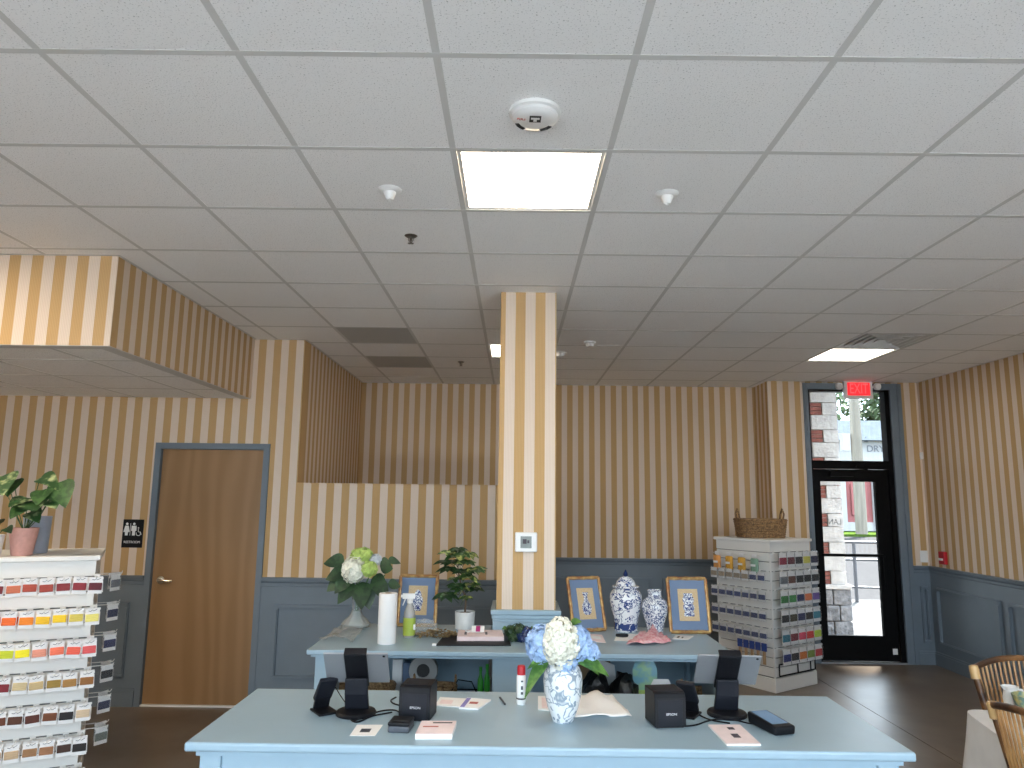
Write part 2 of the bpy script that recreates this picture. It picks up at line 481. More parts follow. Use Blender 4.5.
# wall angle along the edges
for a, c in (((XREC, YB - .02, CEIL - .001), (XBUMP, YB, CEIL + .006)), ((XR - .02, YF, CEIL - .001), (XR, YE, CEIL + .006)), ((SOX, YL - .02, CEIL - .001), (XREC, YL, CEIL + .006)),
             ((XREC, YL, CEIL - .001), (XREC + .02, YB, CEIL + .006)), ((XL, SOY - .02, CEIL - .001), (SOX + .02, SOY, CEIL + .006)), ((SOX, SOY, CEIL - .001), (SOX + .02, YL, CEIL + .006))):
    MB().box(a, c).build('wall_angle', 'tbar', ce)

# soffit over the restroom door
so = MB(); so.box((XL, SOY, SOZ), (SOX, SOY + .08, CEIL + .05)); so.box((SOX - .08, SOY + .08, SOZ), (SOX, YL, CEIL + .05))
sm = so.build('trim_1', 'paper_soffit'); struct(sm, 'striped wallpaper soffit box hanging from the ceiling', 'soffit')
sm.data.materials.append(M['paper_side'])
for p in sm.data.polygons:
    if abs(p.normal.x) > .5: p.material_index = 1
MB().box((XL, SOY + .003, SOZ - .003), (SOX - .004, SOY + .09, SOZ)).box((SOX - .09, SOY + .09, SOZ - .003), (SOX - .004, YL, SOZ)).build('soffit_edge', 'tbar', sm)
sx0, sy0 = SOX - .09, SOY + .09
b = MB().box((XL, sy0, SOZ + .03), (sx0, YL, SOZ + .05)); b.build('soffit_back', 'white', sm)
sh2 = {}
ys = [sy0 + .38 + GS * i for i in range(-1, 4)]; xs2 = [sx0 - .30 - GS * i for i in range(-1, 6)]
for i in range(len(xs2) - 1):
    for j in range(len(ys) - 1):
        x0, x1 = max(XL, xs2[i + 1] + BAR), min(sx0, xs2[i] - BAR); y0, y1 = max(sy0, ys[j] + BAR), min(YL, ys[j + 1] - BAR)
        if x1 - x0 < .01 or y1 - y0 < .01: continue
        MB().box((x0, y0, SOZ + .0008), (x1, y1, SOZ + .016)).build('tile', 'tile', sm)
for x in xs2[1:-1]: MB().box((x - BAR, sy0, SOZ), (x + BAR, YL, SOZ + .006)).build('grid_bar', 'tbar', sm)
for y in ys[1:-1]:
    if y < YL: MB().box((XL, y - BAR, SOZ - .0005), (sx0, y + BAR, SOZ + .0055)).build('grid_bar', 'tbar', sm)

# ceiling lights
LL = {(0, 1): 'square lit ceiling panel in front of the striped column', (5, 7): 'square lit ceiling panel by the exit door beside the vent', (0, 7): 'lit ceiling panel mostly hidden behind the striped column',
      (-6, 1): 'lit ceiling panel before the striped soffit', (0, -3): 'lit ceiling panel behind the viewer', (6, 1): 'lit ceiling panel over the white clothed table'}
for (u, v), m in LIGHTS.items():
    t = thing('ceiling_light', LL[(u, v)], 'ceiling light', (gx(u) + GS / 2, gy(v) + GS / 2, CEIL), 0, 'ceiling light panels')
    h = GS / 2 - BAR - .001; b = MB(); k = .016
    for a, c in (((-h, -h), (h, -h + k)), ((-h, h - k), (h, h)), ((-h, -h + k), (-h + k, h - k)), ((h - k, -h + k), (h, h - k))):
        b.box((a[0], a[1], .004), (c[0], c[1], .03))
    b.build('frame', 'white', t)
    MB().box((-h + k, -h + k, .008), (h - k, h - k, .012)).build('diffuser', m, t)
# four-way vent
t = thing('ceiling_vent', 'square louvred air diffuser in the ceiling beside the far light', 'vent', (gx(5) + GS / 2, gy(6) + GS / 2, CEIL))
h = GS / 2 - BAR - .001
MB().box((-h, -h, .07), (h, h, .075)).build('backing', 'dark', t)
for i in range(5):
    h0 = h - .058 * i; h1 = h0 - .018; z0, z1 = .004, .05
    b = MB(); q = [(-h0, -h0, z0), (h0, -h0, z0), (h0, h0, z0), (-h0, h0, z0)]; q2 = [(x * (h1 - .03) / h0, y * (h1 - .03) / h0, z1) for x, y, _ in q]; q3 = [(x * h1 / h0, y * h1 / h0, z0) for x, y, _ in q]
    b.add(q + q2 + q3, [(j, (j + 1) % 4, 4 + (j + 1) % 4, 4 + j) for j in range(4)] + [(j, (j + 1) % 4, 8 + (j + 1) % 4, 8 + j) for j in range(4)])
    b.build('louvre', 'white', t)

# detectors, sprinklers
def cpos(u, v): return (gx(u), gy(v), CEIL + .004)
t = thing('smoke_detector', 'large round white smoke alarm with dark slots nearest the viewer', 'smoke detector', cpos(.51, .53), R(2))
MB().lathe([(.088, 0), (.09, -.006), (.09, -.016), (.084, -.02)], 40).build('base', 'white_plastic', t, smooth=True)
MB().lathe([(.08, -.02), (.08, -.03), (.072, -.038), (.045, -.042), (.0, -.043)], 40, cap=False).build('cover', 'white_plastic', t, smooth=True)
for a0 in (50, 143):
    b = MB()
    for k in range(7):
        a = R(a0 - 17 + k * 5.6); m = Matrix.Rotation(a, 4, 'Z') @ Tr(.064, 0, -.0395)
        b.cbox((0, 0, 0), (.014, .0072, .004), m)
    b.build('slot_grille', 'dark', t)
b = MB().cbox((0, -.02, -.0435), (.04, .042, .001)); pl_ = b.build('label_plate', 'dark', t)
b = MB().cbox((0, -.024, -.0442), (.03, .012, .0008)).cbox((0, -.014, -.0442), (.012, .02, .0008)); b.build('label_print', 'white_plastic', t)
text('lettering', 'FIRE', .018, 'red_ink', t, (-.048, -.014, -.0425), (R(180), R(-3), R(12)), .0008)
def lampholder(u, v, label):
    t = thing('ceiling_sensor', label, 'sensor', cpos(u, v), 0, 'round white ceiling sensors')
    MB().lathe([(.052, 0), (.052, -.004), (.044, -.012), (.03, -.016)], 28).build('base', 'white_plastic', t, smooth=True)
    MB().lathe([(.028, -.016), (.022, -.032), (.017, -.046), (.014, -.05), (.008, -.05), (.008, -.03)], 24).build('cone', 'white_plastic', t, smooth=True)
lampholder(-.508, 1.63, 'small white cone ceiling sensor left of the near lit panel')
lampholder(1.5, 1.65, 'small white cone ceiling sensor right of the near lit panel')
def sprinkler(u, v, label):
    t = thing('sprinkler_head', label, 'sprinkler', cpos(u, v), 0, 'ceiling sprinkler heads')
    MB().lathe([(.034, 0), (.034, -.003), (.026, -.009), (.014, -.01)], 24).build('escutcheon', 'chrome_dark', t, smooth=True)
    b = MB().lathe([(.007, -.008), (.007, -.03)], 10); b.lathe([(.003, -.03), (.003, -.042)], 8); b.tube([(-.011, 0, -.012), (-.013, 0, -.026), (0, 0, -.042)], .002, 6).tube([(.011, 0, -.012), (.013, 0, -.026), (0, 0, -.042)], .002, 6)
    b.build('nozzle', 'chrome_dark', t)
    b = MB()
    for k in range(12):
        b.cbox((.011, 0, -.044), (.01, .003, .0015), Matrix.Rotation(k * PI / 6, 4, 'Z'))
    b.lathe([(.007, -.0448), (.007, -.0432)], 12); b.build('deflector', 'chrome_dark', t)
M['chrome_dark'] = mat('tarnished_chrome', (.16, .14, .12, 1), .35, .9)
sprinkler(-.488, 2.57, 'dark sprinkler head in the ceiling left of the near panel')
sprinkler(-.482, 8.41, 'far dark sprinkler head in the ceiling left of the column')
t = thing('heat_detector', 'small white detector on the ceiling right of the column', 'detector', cpos(1.47, 6.74))
MB().lathe([(.05, 0), (.05, -.012), (.04, -.02)], 24).build('base', 'white_plastic', t, smooth=True)
MB().lathe([(.034, -.02), (.03, -.045), (.0, -.048)], 24, cap=False).build('cover', 'white_plastic', t, smooth=True)
t = thing('dome_detector', 'white dome partly hidden behind the striped column top', 'detector', cpos(1.1, 7.55))
MB().lathe([(.06, 0), (.06, -.01), (.052, -.014)], 24).build('base', 'white_plastic', t, smooth=True)
MB().lathe([(.048, -.014), (.04, -.032), (.02, -.042), (0, -.044)], 24, cap=False).build('dome', 'white_plastic', t, smooth=True)

# ------------------------------------------------------------------ restroom door
d1 = struct(thing('door_1', 'plain birch restroom door in a blue grey frame', 'door', (0, 0, 0)))
b = MB(); k = .05
b.box((DL, YL - .02, 0), (DL + k, YL + T, DT)); b.box((DR - k, YL - .02, 0), (DR, YL + T, DT)); b.box((DL + k, YL - .02, DT - k), (DR - k, YL + T, DT))
b.box((DL + k, YL + .055, 0), (DL + k + .012, YL + T, DT - k)); b.box((DR - k - .012, YL + .055, 0), (DR - k, YL + T, DT - k)); b.box((DL + k, YL + .055, DT - k - .012), (DR - k, YL + T, DT - k))
b.build('door_frame', 'paint', d1)
lf = MB().box((DL + k + .004, YL + .012, .014), (DR - k - .004, YL + .053, DT - k - .004)).build('door_leaf', 'wood', d1)
MB().box((DL + k, YL - .01, 0), (DR - k, YL + T, .012)).build('threshold', 'white', d1)
hp = S(160, 580, YL)
b = MB().lathe([(.03, 0), (.03, .008), (.024, .014), (.011, .016), (.011, .05)], 20, Tr(hp.x, YL + .012, hp.z) @ Matrix.Rotation(R(90), 4, 'X'))
b.tube([(hp.x, YL - .035, hp.z), (hp.x + .04, YL - .04, hp.z), (hp.x + .085, YL - .036, hp.z - .004), (hp.x + .11, YL - .028, hp.z - .002)], .009, 8)
b.build('lever_handle', 'chrome', lf, smooth=True)
for z in (.25, 1.05, 1.85): MB().lathe([(.007, z - .05), (.007, z + .05)], 8, Tr(DR - k - .002, YL + .008, 0)).build('hinge', 'chrome', d1)
# restroom sign
p0 = S(124, 520, YL); p1 = S(142, 547, YL)
sw, shh = .172, .232
t = thing('restroom_sign', 'black restroom sign with white figures left of the birch door', 'sign', ((p0.x + p1.x) / 2, YL, (p0.z + p1.z) / 2 - shh / 2))
MB().box((-sw / 2, -.006, 0), (sw / 2, 0, shh)).build('plate', 'black_plastic', t)
b = MB()
def fig(x, skirt):
    b.lathe([(.0105, -.001), (.0105, .001)], 14, Tr(x, -.007, .195) @ Matrix.Rotation(R(90), 4, 'X'))
    poly = [(-.02, .18), (.02, .18), (.022, .14), (.012, .135), (.012, .1), (-.012, .1), (-.012, .135), (-.022, .14)] if not skirt else [(-.014, .18), (.014, .18), (.026, .13), (.012, .126), (.011, .1), (-.011, .1), (-.012, .126), (-.026, .13)]
    n = len(poly)
    b.add([(x + p, -.008, q) for p, q in poly] + [(x + p, -.006, q) for p, q in poly], [tuple(range(n)), tuple(range(2 * n - 1, n - 1, -1))] + [(i, n + i, n + (i + 1) % n, (i + 1) % n) for i in range(n)])
fig(-.052, True); fig(.008, False)
b.box((-.0235, -.008, .1), (-.0205, -.006, .2))
b.tube([(.05 + .019 * math.cos(a * PI / 10), -.008, .118 + .019 * math.sin(a * PI / 10)) for a in range(9, 23)], .0025, 5)
b.tube([(.046, -.008, .155), (.048, -.008, .13), (.062, -.008, .13), (.07, -.008, .112), (.076, -.008, .112)], .003, 5)
b.lathe([(.006, -.001), (.006, .001)], 10, Tr(.046, -.007, .163) @ Matrix.Rotation(R(90), 4, 'X'))
b.build('pictogram', 'white_plastic', t)
text('lettering', 'RESTROOM', .028, 'white_plastic', t, (0, -.0065, .045), (R(90), 0, 0), .0005, .95)

# ------------------------------------------------------------------ exit door
d2 = struct(thing('door_2', 'black glazed exit door with transom and blue casing', 'door', (0, 0, 0)))
b = MB(); cz = 3.03
b.box((EL, YE - .025, 0), (EL + .05, YE + .01, cz)); b.box((ER - .13, YE - .025, 0), (ER, YE + .01, cz)); b.box((EL + .05, YE - .025, cz - .07), (ER - .13, YE + .01, cz))
b.box((EL + .02, YE - .035, 0), (EL + .04, YE - .025, cz)); b.box((ER - .05, YE - .035, 0), (ER - .03, YE - .025, cz))
b.build('casing', 'paint', d2)
FX0, FX1 = EL + .05, ER - .13
b = MB()
b.box((FX0, YE + .0, 0), (FX0 + .025, YE + .12, 2.975)); b.box((FX1 - .05, YE, 0), (FX1, YE + .12, 2.975)); b.box((FX0 + .025, YE, 2.945), (FX1 - .05, YE + .12, 2.975)); b.box((FX0 + .025, YE, 2.07), (FX1 - .05, YE + .12, 2.16))
b.build('door_frame', 'black_metal', d2)
gz0, gz1 = .28, 1.93
gx0, gx1 = 3.415, 4.02
b = MB()
b.box((FX0 + .03, YE + .03, .02), (gx0, YE + .075, 2.065)); b.box((gx1, YE + .03, .02), (FX1 - .055, YE + .075, 2.065)); b.box((gx0, YE + .03, .02), (gx1, YE + .075, gz0)); b.box((gx0, YE + .03, gz1), (gx1, YE + .075, 2.065))
lf = b.build('door_leaf', 'black_metal', d2)
MB().box((gx0, YE + .05, gz0), (gx1, YE + .056, gz1)).build('pane', 'glass', lf)
MB().box((gx0 - .03, YE - .01, 1.115), (gx1 + .03, YE + .012, 1.145)).box((gx0 - .03, YE + .012, 1.12), (gx0 - .005, YE + .03, 1.14)).box((gx1 + .005, YE + .012, 1.12), (gx1 + .03, YE + .03, 1.14)).build('push_bar', 'black_metal', lf)
MB().box((gx1 + .03, YE + .0, .78), (gx1 + .055, YE + .02, 1.12)).build('pull_handle', 'black_metal', lf, bevel=.005)
MB().box((FX0 + .025, YE + .055, 2.16), (FX1 - .05, YE + .061, 2.945)).build('transom_pane', 'glass', d2)
MB().box((FX0 + .2, YE - .045, 1.985), (FX0 + .46, YE + .03, 2.045)).tube([(FX0 + .4, YE - .02, 2.05), (FX0 + .62, YE - .03, 2.06), (FX0 + .5, YE - .01, 2.1)], .01, 6).build('door_closer', 'black_metal', d2)
MB().box((FX0, YE - .03, 0), (FX1, YE + .14, .014)).build('threshold', 'aluminium', d2)
MB().cbox((FX1 - .1, YE + .028, .12), (.05, .004, .06)).build('corner_sticker', 'white_plastic', lf)
lp_ = S(834, 522, YE + .058)
text('lettering', 'LANI', .085, mat('etched_grey_vinyl', (.10, .11, .11, 1), .6), d2, (lp_.x, YE + .058, lp_.z), (R(90), 0, PI), .0005, .9)
# exit sign
ep = S(858, 389, YE - .06)
t = thing('exit_sign', 'lit red exit sign with two emergency lamps above the black door', 'exit sign', (ep.x, YE - .025, ep.z - .11))
MB().box((-.16, -.05, 0), (.16, 0, .215)).build('housing', 'white_plastic', t, bevel=.008)
pl_ = MB().box((-.125, -.054, .035), (.125, -.05, .18)).build('sign_face', mat('exit_face_red', (.5, .02, .02, 1), .4, emit=((1, .02, .03, 1), .95)), t)
text('lettering', 'EXIT', .165, mat('exit_letter_red', (.55, .05, .05, 1), .4, emit=((1, .16, .17, 1), .75)), t, (0, -.0545, .107), (R(90), 0, 0), .0008, .62)
for s_ in (-1, 1):
    h_ = MB().lathe([(.03, 0), (.04, .02), (.04, .05), (.028, .06)], 18, Tr(s_ * .215, -.035, .14) @ Matrix.Rotation(R(100), 4, 'X') @ Tr(0, 0, -.03)).tube([(s_ * .15, -.03, .13), (s_ * .19, -.03, .14)], .012, 8).build('emergency_lamp', 'white_plastic', t, smooth=True)

# wall devices near the exit
p = S(923, 456, YE)
t = thing('wall_sensor', 'small square white sensor high on the wall right of exit door', 'sensor', (p.x, YE, p.z - .035)); MB().box((-.04, -.028, 0), (.04, 0, .075)).build('housing', 'white_plastic', t, bevel=.006); MB().box((-.026, -.031, .02), (.026, -.028, .055)).build('lens', 'white', t)
p = S(924, 559, YE)
t = thing('light_switch', 'white light switch plate above the wainscot right of exit door', 'switch', (p.x, YE, 1.065)); MB().box((-.042, -.008, 0), (.042, 0, .125)).build('plate', 'white_plastic', t, bevel=.003)
for s_ in (-1, 1): MB().box((s_ * .018 - .011, -.014, .04), (s_ * .018 + .011, -.008, .085)).build('rocker', 'white_plastic', t)
p = SX(945, 559, XR)
t = thing('fire_alarm_pull', 'red fire alarm pull station on the right striped wall', 'fire alarm', (XR, p.y, 1.07), -PI / 2); MB().box((-.05, -.04, 0), (.05, 0, .13)).build('housing', 'red', t, bevel=.005); MB().box((-.03, -.056, .04), (.03, -.04, .062)).build('pull_handle', 'white_plastic', t)
# thermostat on the column
p0 = S(515, 532, 4.63); p1 = S(537, 552, 4.63)
t = thing('thermostat', 'white thermostat with grey screen on the striped column', 'thermostat', ((p0.x + p1.x) / 2, 4.63, p1.z)); hw = (p1.x - p0.x) / 2; hh = p0.z - p1.z
MB().box((-hw, -.024, 0), (hw, 0, hh)).build('housing', 'white_plastic', t, bevel=.008)
MB().box((-hw * .5, -.026, hh * .2), (hw * .5, -.024, hh * .8)).build('screen', mat('grey_lcd', (.2, .23, .22, 1), .25), t)
MB().box((-hw * .3, -.0268, hh * .42), (hw * .05, -.026, hh * .66)).box((hw * .12, -.0268, hh * .45), (hw * .3, -.026, hh * .6)).build('digits', 'ink', t)

# ------------------------------------------------------------------ outdoors, seen through the exit door
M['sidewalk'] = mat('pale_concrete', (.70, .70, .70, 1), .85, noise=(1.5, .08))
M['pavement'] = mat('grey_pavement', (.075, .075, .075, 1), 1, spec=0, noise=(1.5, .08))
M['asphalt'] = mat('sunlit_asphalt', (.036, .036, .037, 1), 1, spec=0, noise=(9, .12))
M['stone'] = mat('split_stone', (.34, .34, .335, 1), .9, noise=(7, .18), bump=(20, .6, .02))
M['stone_dark'] = mat('rough_grey_stone', (.13, .135, .145, 1), .9, noise=(16, .5), bump=(26, .9, .03))
M['brick'] = mat('red_brick', (.15, .05, .04, 1), .9, noise=(14, .25))
M['mortar'] = mat('mortar', (.24, .24, .23, 1), .95)
M['grass'] = mat('lawn_green', (.035, .06, .012, 1), 1, spec=0, noise=(4, .4))
M['rail'] = mat('grey_rail_paint', (.04, .04, .045, 1), .5)
M['red_wall'] = mat('faded_red_siding', (.20, .06, .06, 1), .8, noise=(1, .1))
M['white_wall'] = mat('white_siding', (.28, .28, .28, 1), 1, spec=0)
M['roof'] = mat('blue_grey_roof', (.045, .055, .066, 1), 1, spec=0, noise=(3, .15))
M['foliage'] = mat('tree_green', (.035, .06, .02, 1), .9, noise=(1.2, .6))
M['pole'] = mat('weathered_pole_wood', (.14, .125, .10, 1), .9, noise=(6, .25, (1, 1, .1)))
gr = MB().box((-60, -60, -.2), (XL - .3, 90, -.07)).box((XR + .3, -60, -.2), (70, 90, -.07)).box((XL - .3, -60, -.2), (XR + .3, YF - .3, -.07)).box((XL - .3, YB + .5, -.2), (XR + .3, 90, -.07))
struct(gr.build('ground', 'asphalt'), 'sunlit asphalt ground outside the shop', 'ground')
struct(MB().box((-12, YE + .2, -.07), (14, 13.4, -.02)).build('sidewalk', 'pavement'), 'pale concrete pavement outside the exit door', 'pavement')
struct(MB().box((-30, -9, -.07), (30, YF - .31, -.02)).build('forecourt', 'sidewalk'), 'pale concrete forecourt before the shop windows', 'pavement')
struct(MB().box((-30, 37.5, -.07), (60, 41, .05)).build('lawn', 'grass'), 'strip of green lawn across the road', 'lawn')

# stone pier with brick corner blocks
PY = 9.75
px1 = S(846, 560, PY).x
t = thing('stone_pier', 'pale stone pier with red brick corners outside the exit door', 'pier', (px1, PY, -.02))
MB().box((-1.5, .05, 0), (-.04, .9, 4.2)).build('core', 'mortar', t)
z = .66; row = 0
while z < 3.9:
    h_ = .17 if row % 2 == 0 else .2
    if row % 2 == 0:      # three brick courses at the left corner, stone on the right
        for k in range(3):
            for xb in (-.62, -.41):
                MB().box((xb, .012, z + k * .056 + .004), (xb + .195, .06, z + k * .056 + .05)).build('brick', 'brick', t)
        MB().box((-.205, .0, z + .004), (-.005, .06, z + .166)).build('stone', 'stone', t)
    else:
        for xa, xb in ((-.70, -.365), (-.355, -.01)):
            MB().box((xa, .0, z + .004), (xb, .06, z + h_ - .004)).build('stone', 'stone', t)
    z += h_; row += 1
MB().box((-1.5, -.05, .6), (.04, .95, .66)).build('ledge_stone', 'stone', t, bevel=.012)
for k in range(3):
    for j in range(3):
        xa = -.72 + j * .26 + (.08 if k % 2 else 0)
        MB().box((xa, -.03 - .01 * rnd.random(), k * .2 + .006), (min(xa + .25, .035), .06, k * .2 + .194)).build('base_stone', 'stone_dark', t, bevel=.012)
# canopy edge seen at the transom top left; slab extended to keep the sun out
t = thing('porch_canopy', 'white flat porch canopy edge above the stone pier', 'canopy', (px1 - .3, 9.5, 3.5))
MB().box((-2.6, -1.16, 0), (.75, 1.5, .14)).build('fascia', 'white_wall', t)
MB().box((-2.65, -1.16, .14), (.8, 1.55, .18)).build('roof_edge', 'aluminium', t)

# railing
RY = 12.0
rp = G(857, 602, -.02)
t = thing('railing', 'grey metal handrail along the pavement outside', 'railing', (rp.x, rp.y, -.02))
for x in (-1.5, 0, 1.5, 3.0): MB().lathe([(.03, 0), (.03, 1.02)], 10, Tr(x, -.16 * x, 0)).build('post', 'rail', t)
for z in (.25, .72, 1.02): MB().tube([(-1.6, .26, z), (0, 0, z), (3.2, -.51, z)], .024 if z > 1 else .02, 8).build('rail', 'rail', t)

# building across the road
BY = 43.0
bx0 = S(840, 500, BY).x
t = thing('red_white_building', 'white building with red lower wall and grey roof across the road', 'building', (bx0 + 4, BY, 0))
MB().box((-16, 0, 3.3), (16, 8, 5.3)).build('upper_wall', 'white_wall', t)
MB().box((-16, .15, .5), (16, 8, 3.3)).build('lower_wall', 'red_wall', t)
MB().box((-16, .05, 0), (16, 8, .5)).build('plinth', 'white_wall', t)
for k in range(-8, 9): MB().box((k * 1.9 - .16, -.06, 0), (k * 1.9 + .16, .15, 3.3)).build('pilaster', 'white_wall', t)
for k in range(-8, 9): MB().box((k * 1.9 + .5, .04, .9), (k * 1.9 + 1.45, .15, 2.7)).build('door_panel', 'red_wall', t)
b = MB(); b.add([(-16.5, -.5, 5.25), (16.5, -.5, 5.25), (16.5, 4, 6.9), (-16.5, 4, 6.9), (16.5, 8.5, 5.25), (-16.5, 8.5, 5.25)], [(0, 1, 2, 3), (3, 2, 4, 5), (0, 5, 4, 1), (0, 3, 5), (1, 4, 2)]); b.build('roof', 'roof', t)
sp_ = S(874, 449, BY - .05)
text('lettering', 'DRY', .55, 'slate_plastic', t, (sp_.x - (bx0 + 4) + .1, -.03, sp_.z), (R(90), 0, 0), .01)
for dx, dz in ((-.55, .5), (.75, .5)):
    MB().add([(sp_.x - bx0 - 4 + dx, -.03, sp_.z + dz - .1), (sp_.x - bx0 - 4 + dx + .25, -.03, sp_.z + dz - .1), (sp_.x - bx0 - 4 + dx + .12, -.03, sp_.z + dz + .25)], [(0, 1, 2)]).build('sign_emblem', 'slate_plastic', t)
# trees and pole
def tree(x, y, h, label, sd):
    t = thing('tree', label, 'tree', (x, y, 0), 0, 'trees behind the building')
    MB().tube([(0, 0, 0), (.1, .05, h * .3), (0, 0, h * .6)], .2, 8, rs=[.3, .22, .12]).build('trunk', 'pole', t)
    b = MB(); r2 = random.Random(sd)
    pts, fs = [], []
    for i in range(2600):
        d = Vector((r2.gauss(0, 1), r2.gauss(0, 1), r2.gauss(0, 1))).normalized()
        rr = (r2.random() ** .4) * (1 + .35 * mnoise.noise(d * 2 + Vector((sd, 0, 0))))
        c = Vector((d.x * rr * h * .33, d.y * rr * h * .3, h * .64 + d.z * rr * h * .36))
        a = Vector((r2.gauss(0, 1), r2.gauss(0, 1), r2.gauss(0, 1))).normalized() * .28; bb = a.cross(d).normalized() * .22
        o = len(pts); pts += [c - a, c + bb, c + a, c - bb]; fs.append((o, o + 1, o + 2, o + 3))
    b.add(pts, fs); cr = b.build('crown', 'foliage', t); cr['kind'] = 'stuff'
tx = S(850, 410, 56).x
tree(tx - 4.5, 56, 13.5, 'leafy green tree above the grey roof left of the pole', 3)
tree(tx + 4.6, 57, 12.5, 'leafy green tree above the grey roof right of the pole', 5)
tree(tx + 16.5, 58, 12.0, 'leafy green tree at the right end behind the grey roof', 8)
tree(tx - 13.5, 58, 12.0, 'leafy green tree behind the roof hidden by the stone pier', 9)
pp = S(858, 470, 37.9)
t = thing('utility_pole', 'weathered wooden utility pole standing on the roadside lawn', 'pole', (pp.x, 37.9, 0))
MB().lathe([(.29, 0), (.27, 5), (.24, 11)], 14).build('shaft', 'pole', t, smooth=True)
MB().box((-1.2, -.4, 9.6), (1.2, -.28, 9.75)).build('crossarm', 'pole', t)
MB().box((-.75, -.1, 4.3), (-.35, .25, 5.2)).build('meter_box', 'white_wall', t)

# ------------------------------------------------------------------ front counter
FC = .9
t = thing('front_counter', 'long light blue sales counter nearest the viewer', 'counter', (.1275, 2.89, 0))
hx, hy = 1.2075, .345
MB().box((-hx, -hy, FC - .03), (hx, hy, FC)).build('worktop', 'counter', t, bevel=.008, seg=3)
MB().box((-hx + .03, -hy + .03, FC - .05), (hx - .03, hy - .03, FC - .03)).build('apron', 'counter', t)
for sx_ in (-1, 1):
    for sy_ in (-1, 1):
        cx_, cy_ = sx_ * (hx - .075), sy_ * (hy - .075)
        MB().box((cx_ - .035, cy_ - .035, 0), (cx_ + .035, cy_ + .035, FC - .05)).build('post', 'counter', t, bevel=.003)
MB().box((-hx + .11, -hy + .052, .06), (hx - .11, -hy + .07, FC - .05)).build('front_panel', 'counter', t)
for sx_ in (-1, 1): MB().box((sx_ * (hx - .06) - .009, -hy + .11, .06), (sx_ * (hx - .06) + .009, hy - .11, FC - .05)).build('side_panel', 'counter', t)
MB().box((-hx + .11, -hy + .08, .42), (hx - .11, hy - .05, .44)).build('shelf', 'counter', t)

# ------------------------------------------------------------------ back counter, notched around the column
BC = .885
BX0, BX1, BY0, BY1 = -1.11, 1.215, 4.085, 4.925
t = thing('back_counter', 'light blue back counter with open shelf around the striped column', 'counter', (0, 0, 0))
MB().prism([(BX0, BY0), (BX1, BY0), (BX1, BY1), (.292, BY1), (.292, 4.603), (-.127, 4.603), (-.127, BY1), (BX0, BY1)], BC - .026, BC).build('worktop', 'counter', t, bevel=.006)
MB().box((BX0 + .02, BY0 + .02, BC - .04), (BX1 - .02, BY0 + .05, BC - .026)).build('front_apron', 'counter', t)
for x in (BX0 + .075, BX1 - .075):
    for y in (BY0 + .075, BY1 - .075): MB().box((x - .035, y - .035, 0), (x + .035, y + .035, BC - .03)).build('post', 'counter', t, bevel=.003)
for x in (BX0 + .075, BX1 - .075): MB().box((x - .01, BY0 + .11, .03), (x + .01, BY1 - .11, BC - .03)).build('side_panel', 'counter', t)
SH = .50
for a, c in ((BX0 + .085, -.15), (.315, BX1 - .085)): MB().box((a, BY1 - .06, .03), (c, BY1 - .045, BC - .03)).build('back_panel', 'counter', t)
MB().box((BX0 + .085, BY0 + .07, SH - .02), (BX1 - .085, 4.60, SH)).box((BX0 + .085, 4.60, SH - .02), (-.15, BY1 - .06, SH)).box((.315, 4.60, SH - .02), (BX1 - .085, BY1 - .06, SH)).build('shelf', 'counter', t)
MB().box((-.105, BY0 + .055, .03), (.115, BY0 + .075, BC - .03)).build('centre_panel', 'counter', t)
MB().box((-.105, BY0 + .075, .03), (-.085, 4.6, SH - .02)).box((.095, BY0 + .075, .03), (.115, 4.6, SH - .02)).box((-.105, BY0 + .075, SH), (-.085, 4.6, BC - .03)).box((.095, BY0 + .075, SH), (.115, 4.6, BC - .03)).build('divider', 'counter', t)

# ------------------------------------------------------------------ tablets, printers, readers
def tablet_stand(p, rz, label):
    t = thing('tablet_stand', label, 'tablet stand', p, rz, 'point of sale tablet stands')
    MB().lathe([(.074, 0), (.075, .008), (.071, .014), (.03, .017)], 40).build('base', 'black_plastic', t, smooth=True)
    # swept upright: a flat arm leaning towards the customer
    b = MB(); prof = [(.02, .015), (-.01, .075), (-.025, .135)]; wd = [.09, .086, .082]
    vs_ = []
    for (y, z), wv in zip(prof, wd):
        for sx_, sy_ in ((-1, -1), (1, -1), (1, 1), (-1, 1)): vs_.append((sx_ * wv / 2, y + sy_ * .011, z))
    fs = []
    for i in range(2):
        for k in range(4): fs.append((i * 4 + k, i * 4 + (k + 1) % 4, i * 4 + 4 + (k + 1) % 4, i * 4 + 4 + k))
    fs += [(3, 2, 1, 0), (8, 9, 10, 11)]
    b.add(vs_, fs); b.build('upright', 'grey_plastic', t, bevel=.004)
    m = Tr(0, -.03, .165) @ Matrix.Rotation(R(40), 4, 'X')     # top edge leans to the customer
    tb = MB(); tb.cbox((0, .010, 0), (.238, .0075, .166), m); tb_o = tb.build('tablet', 'aluminium', t, bevel=.003)
    MB().cbox((0, .0142, 0), (.226, .001, .155), m).build('screen', mat('dark_screen', (.01, .012, .015, 1), .12), tb_o)
    MB().lathe([(.005, 0), (.005, .001)], 14, m @ Tr(.104, .0058, .07) @ Matrix.Rotation(R(90), 4, 'X')).build('lens', 'black_plastic', tb_o)
    MB().cbox((0, .0, -.002), (.083, .012, .176), m).cbox((0, .010, .0905), (.083, .032, .008), m).build('bracket', 'black_plastic', t, bevel=.003)
    return t
pL = G(356, 714, FC); tablet_stand((pL.x, pL.y, FC), R(3), 'black tablet stand on the left end of the front counter')
pR = G(727, 715, FC); tablet_stand((pR.x, pR.y, FC), R(-3), 'black tablet stand on the right end of the front counter')

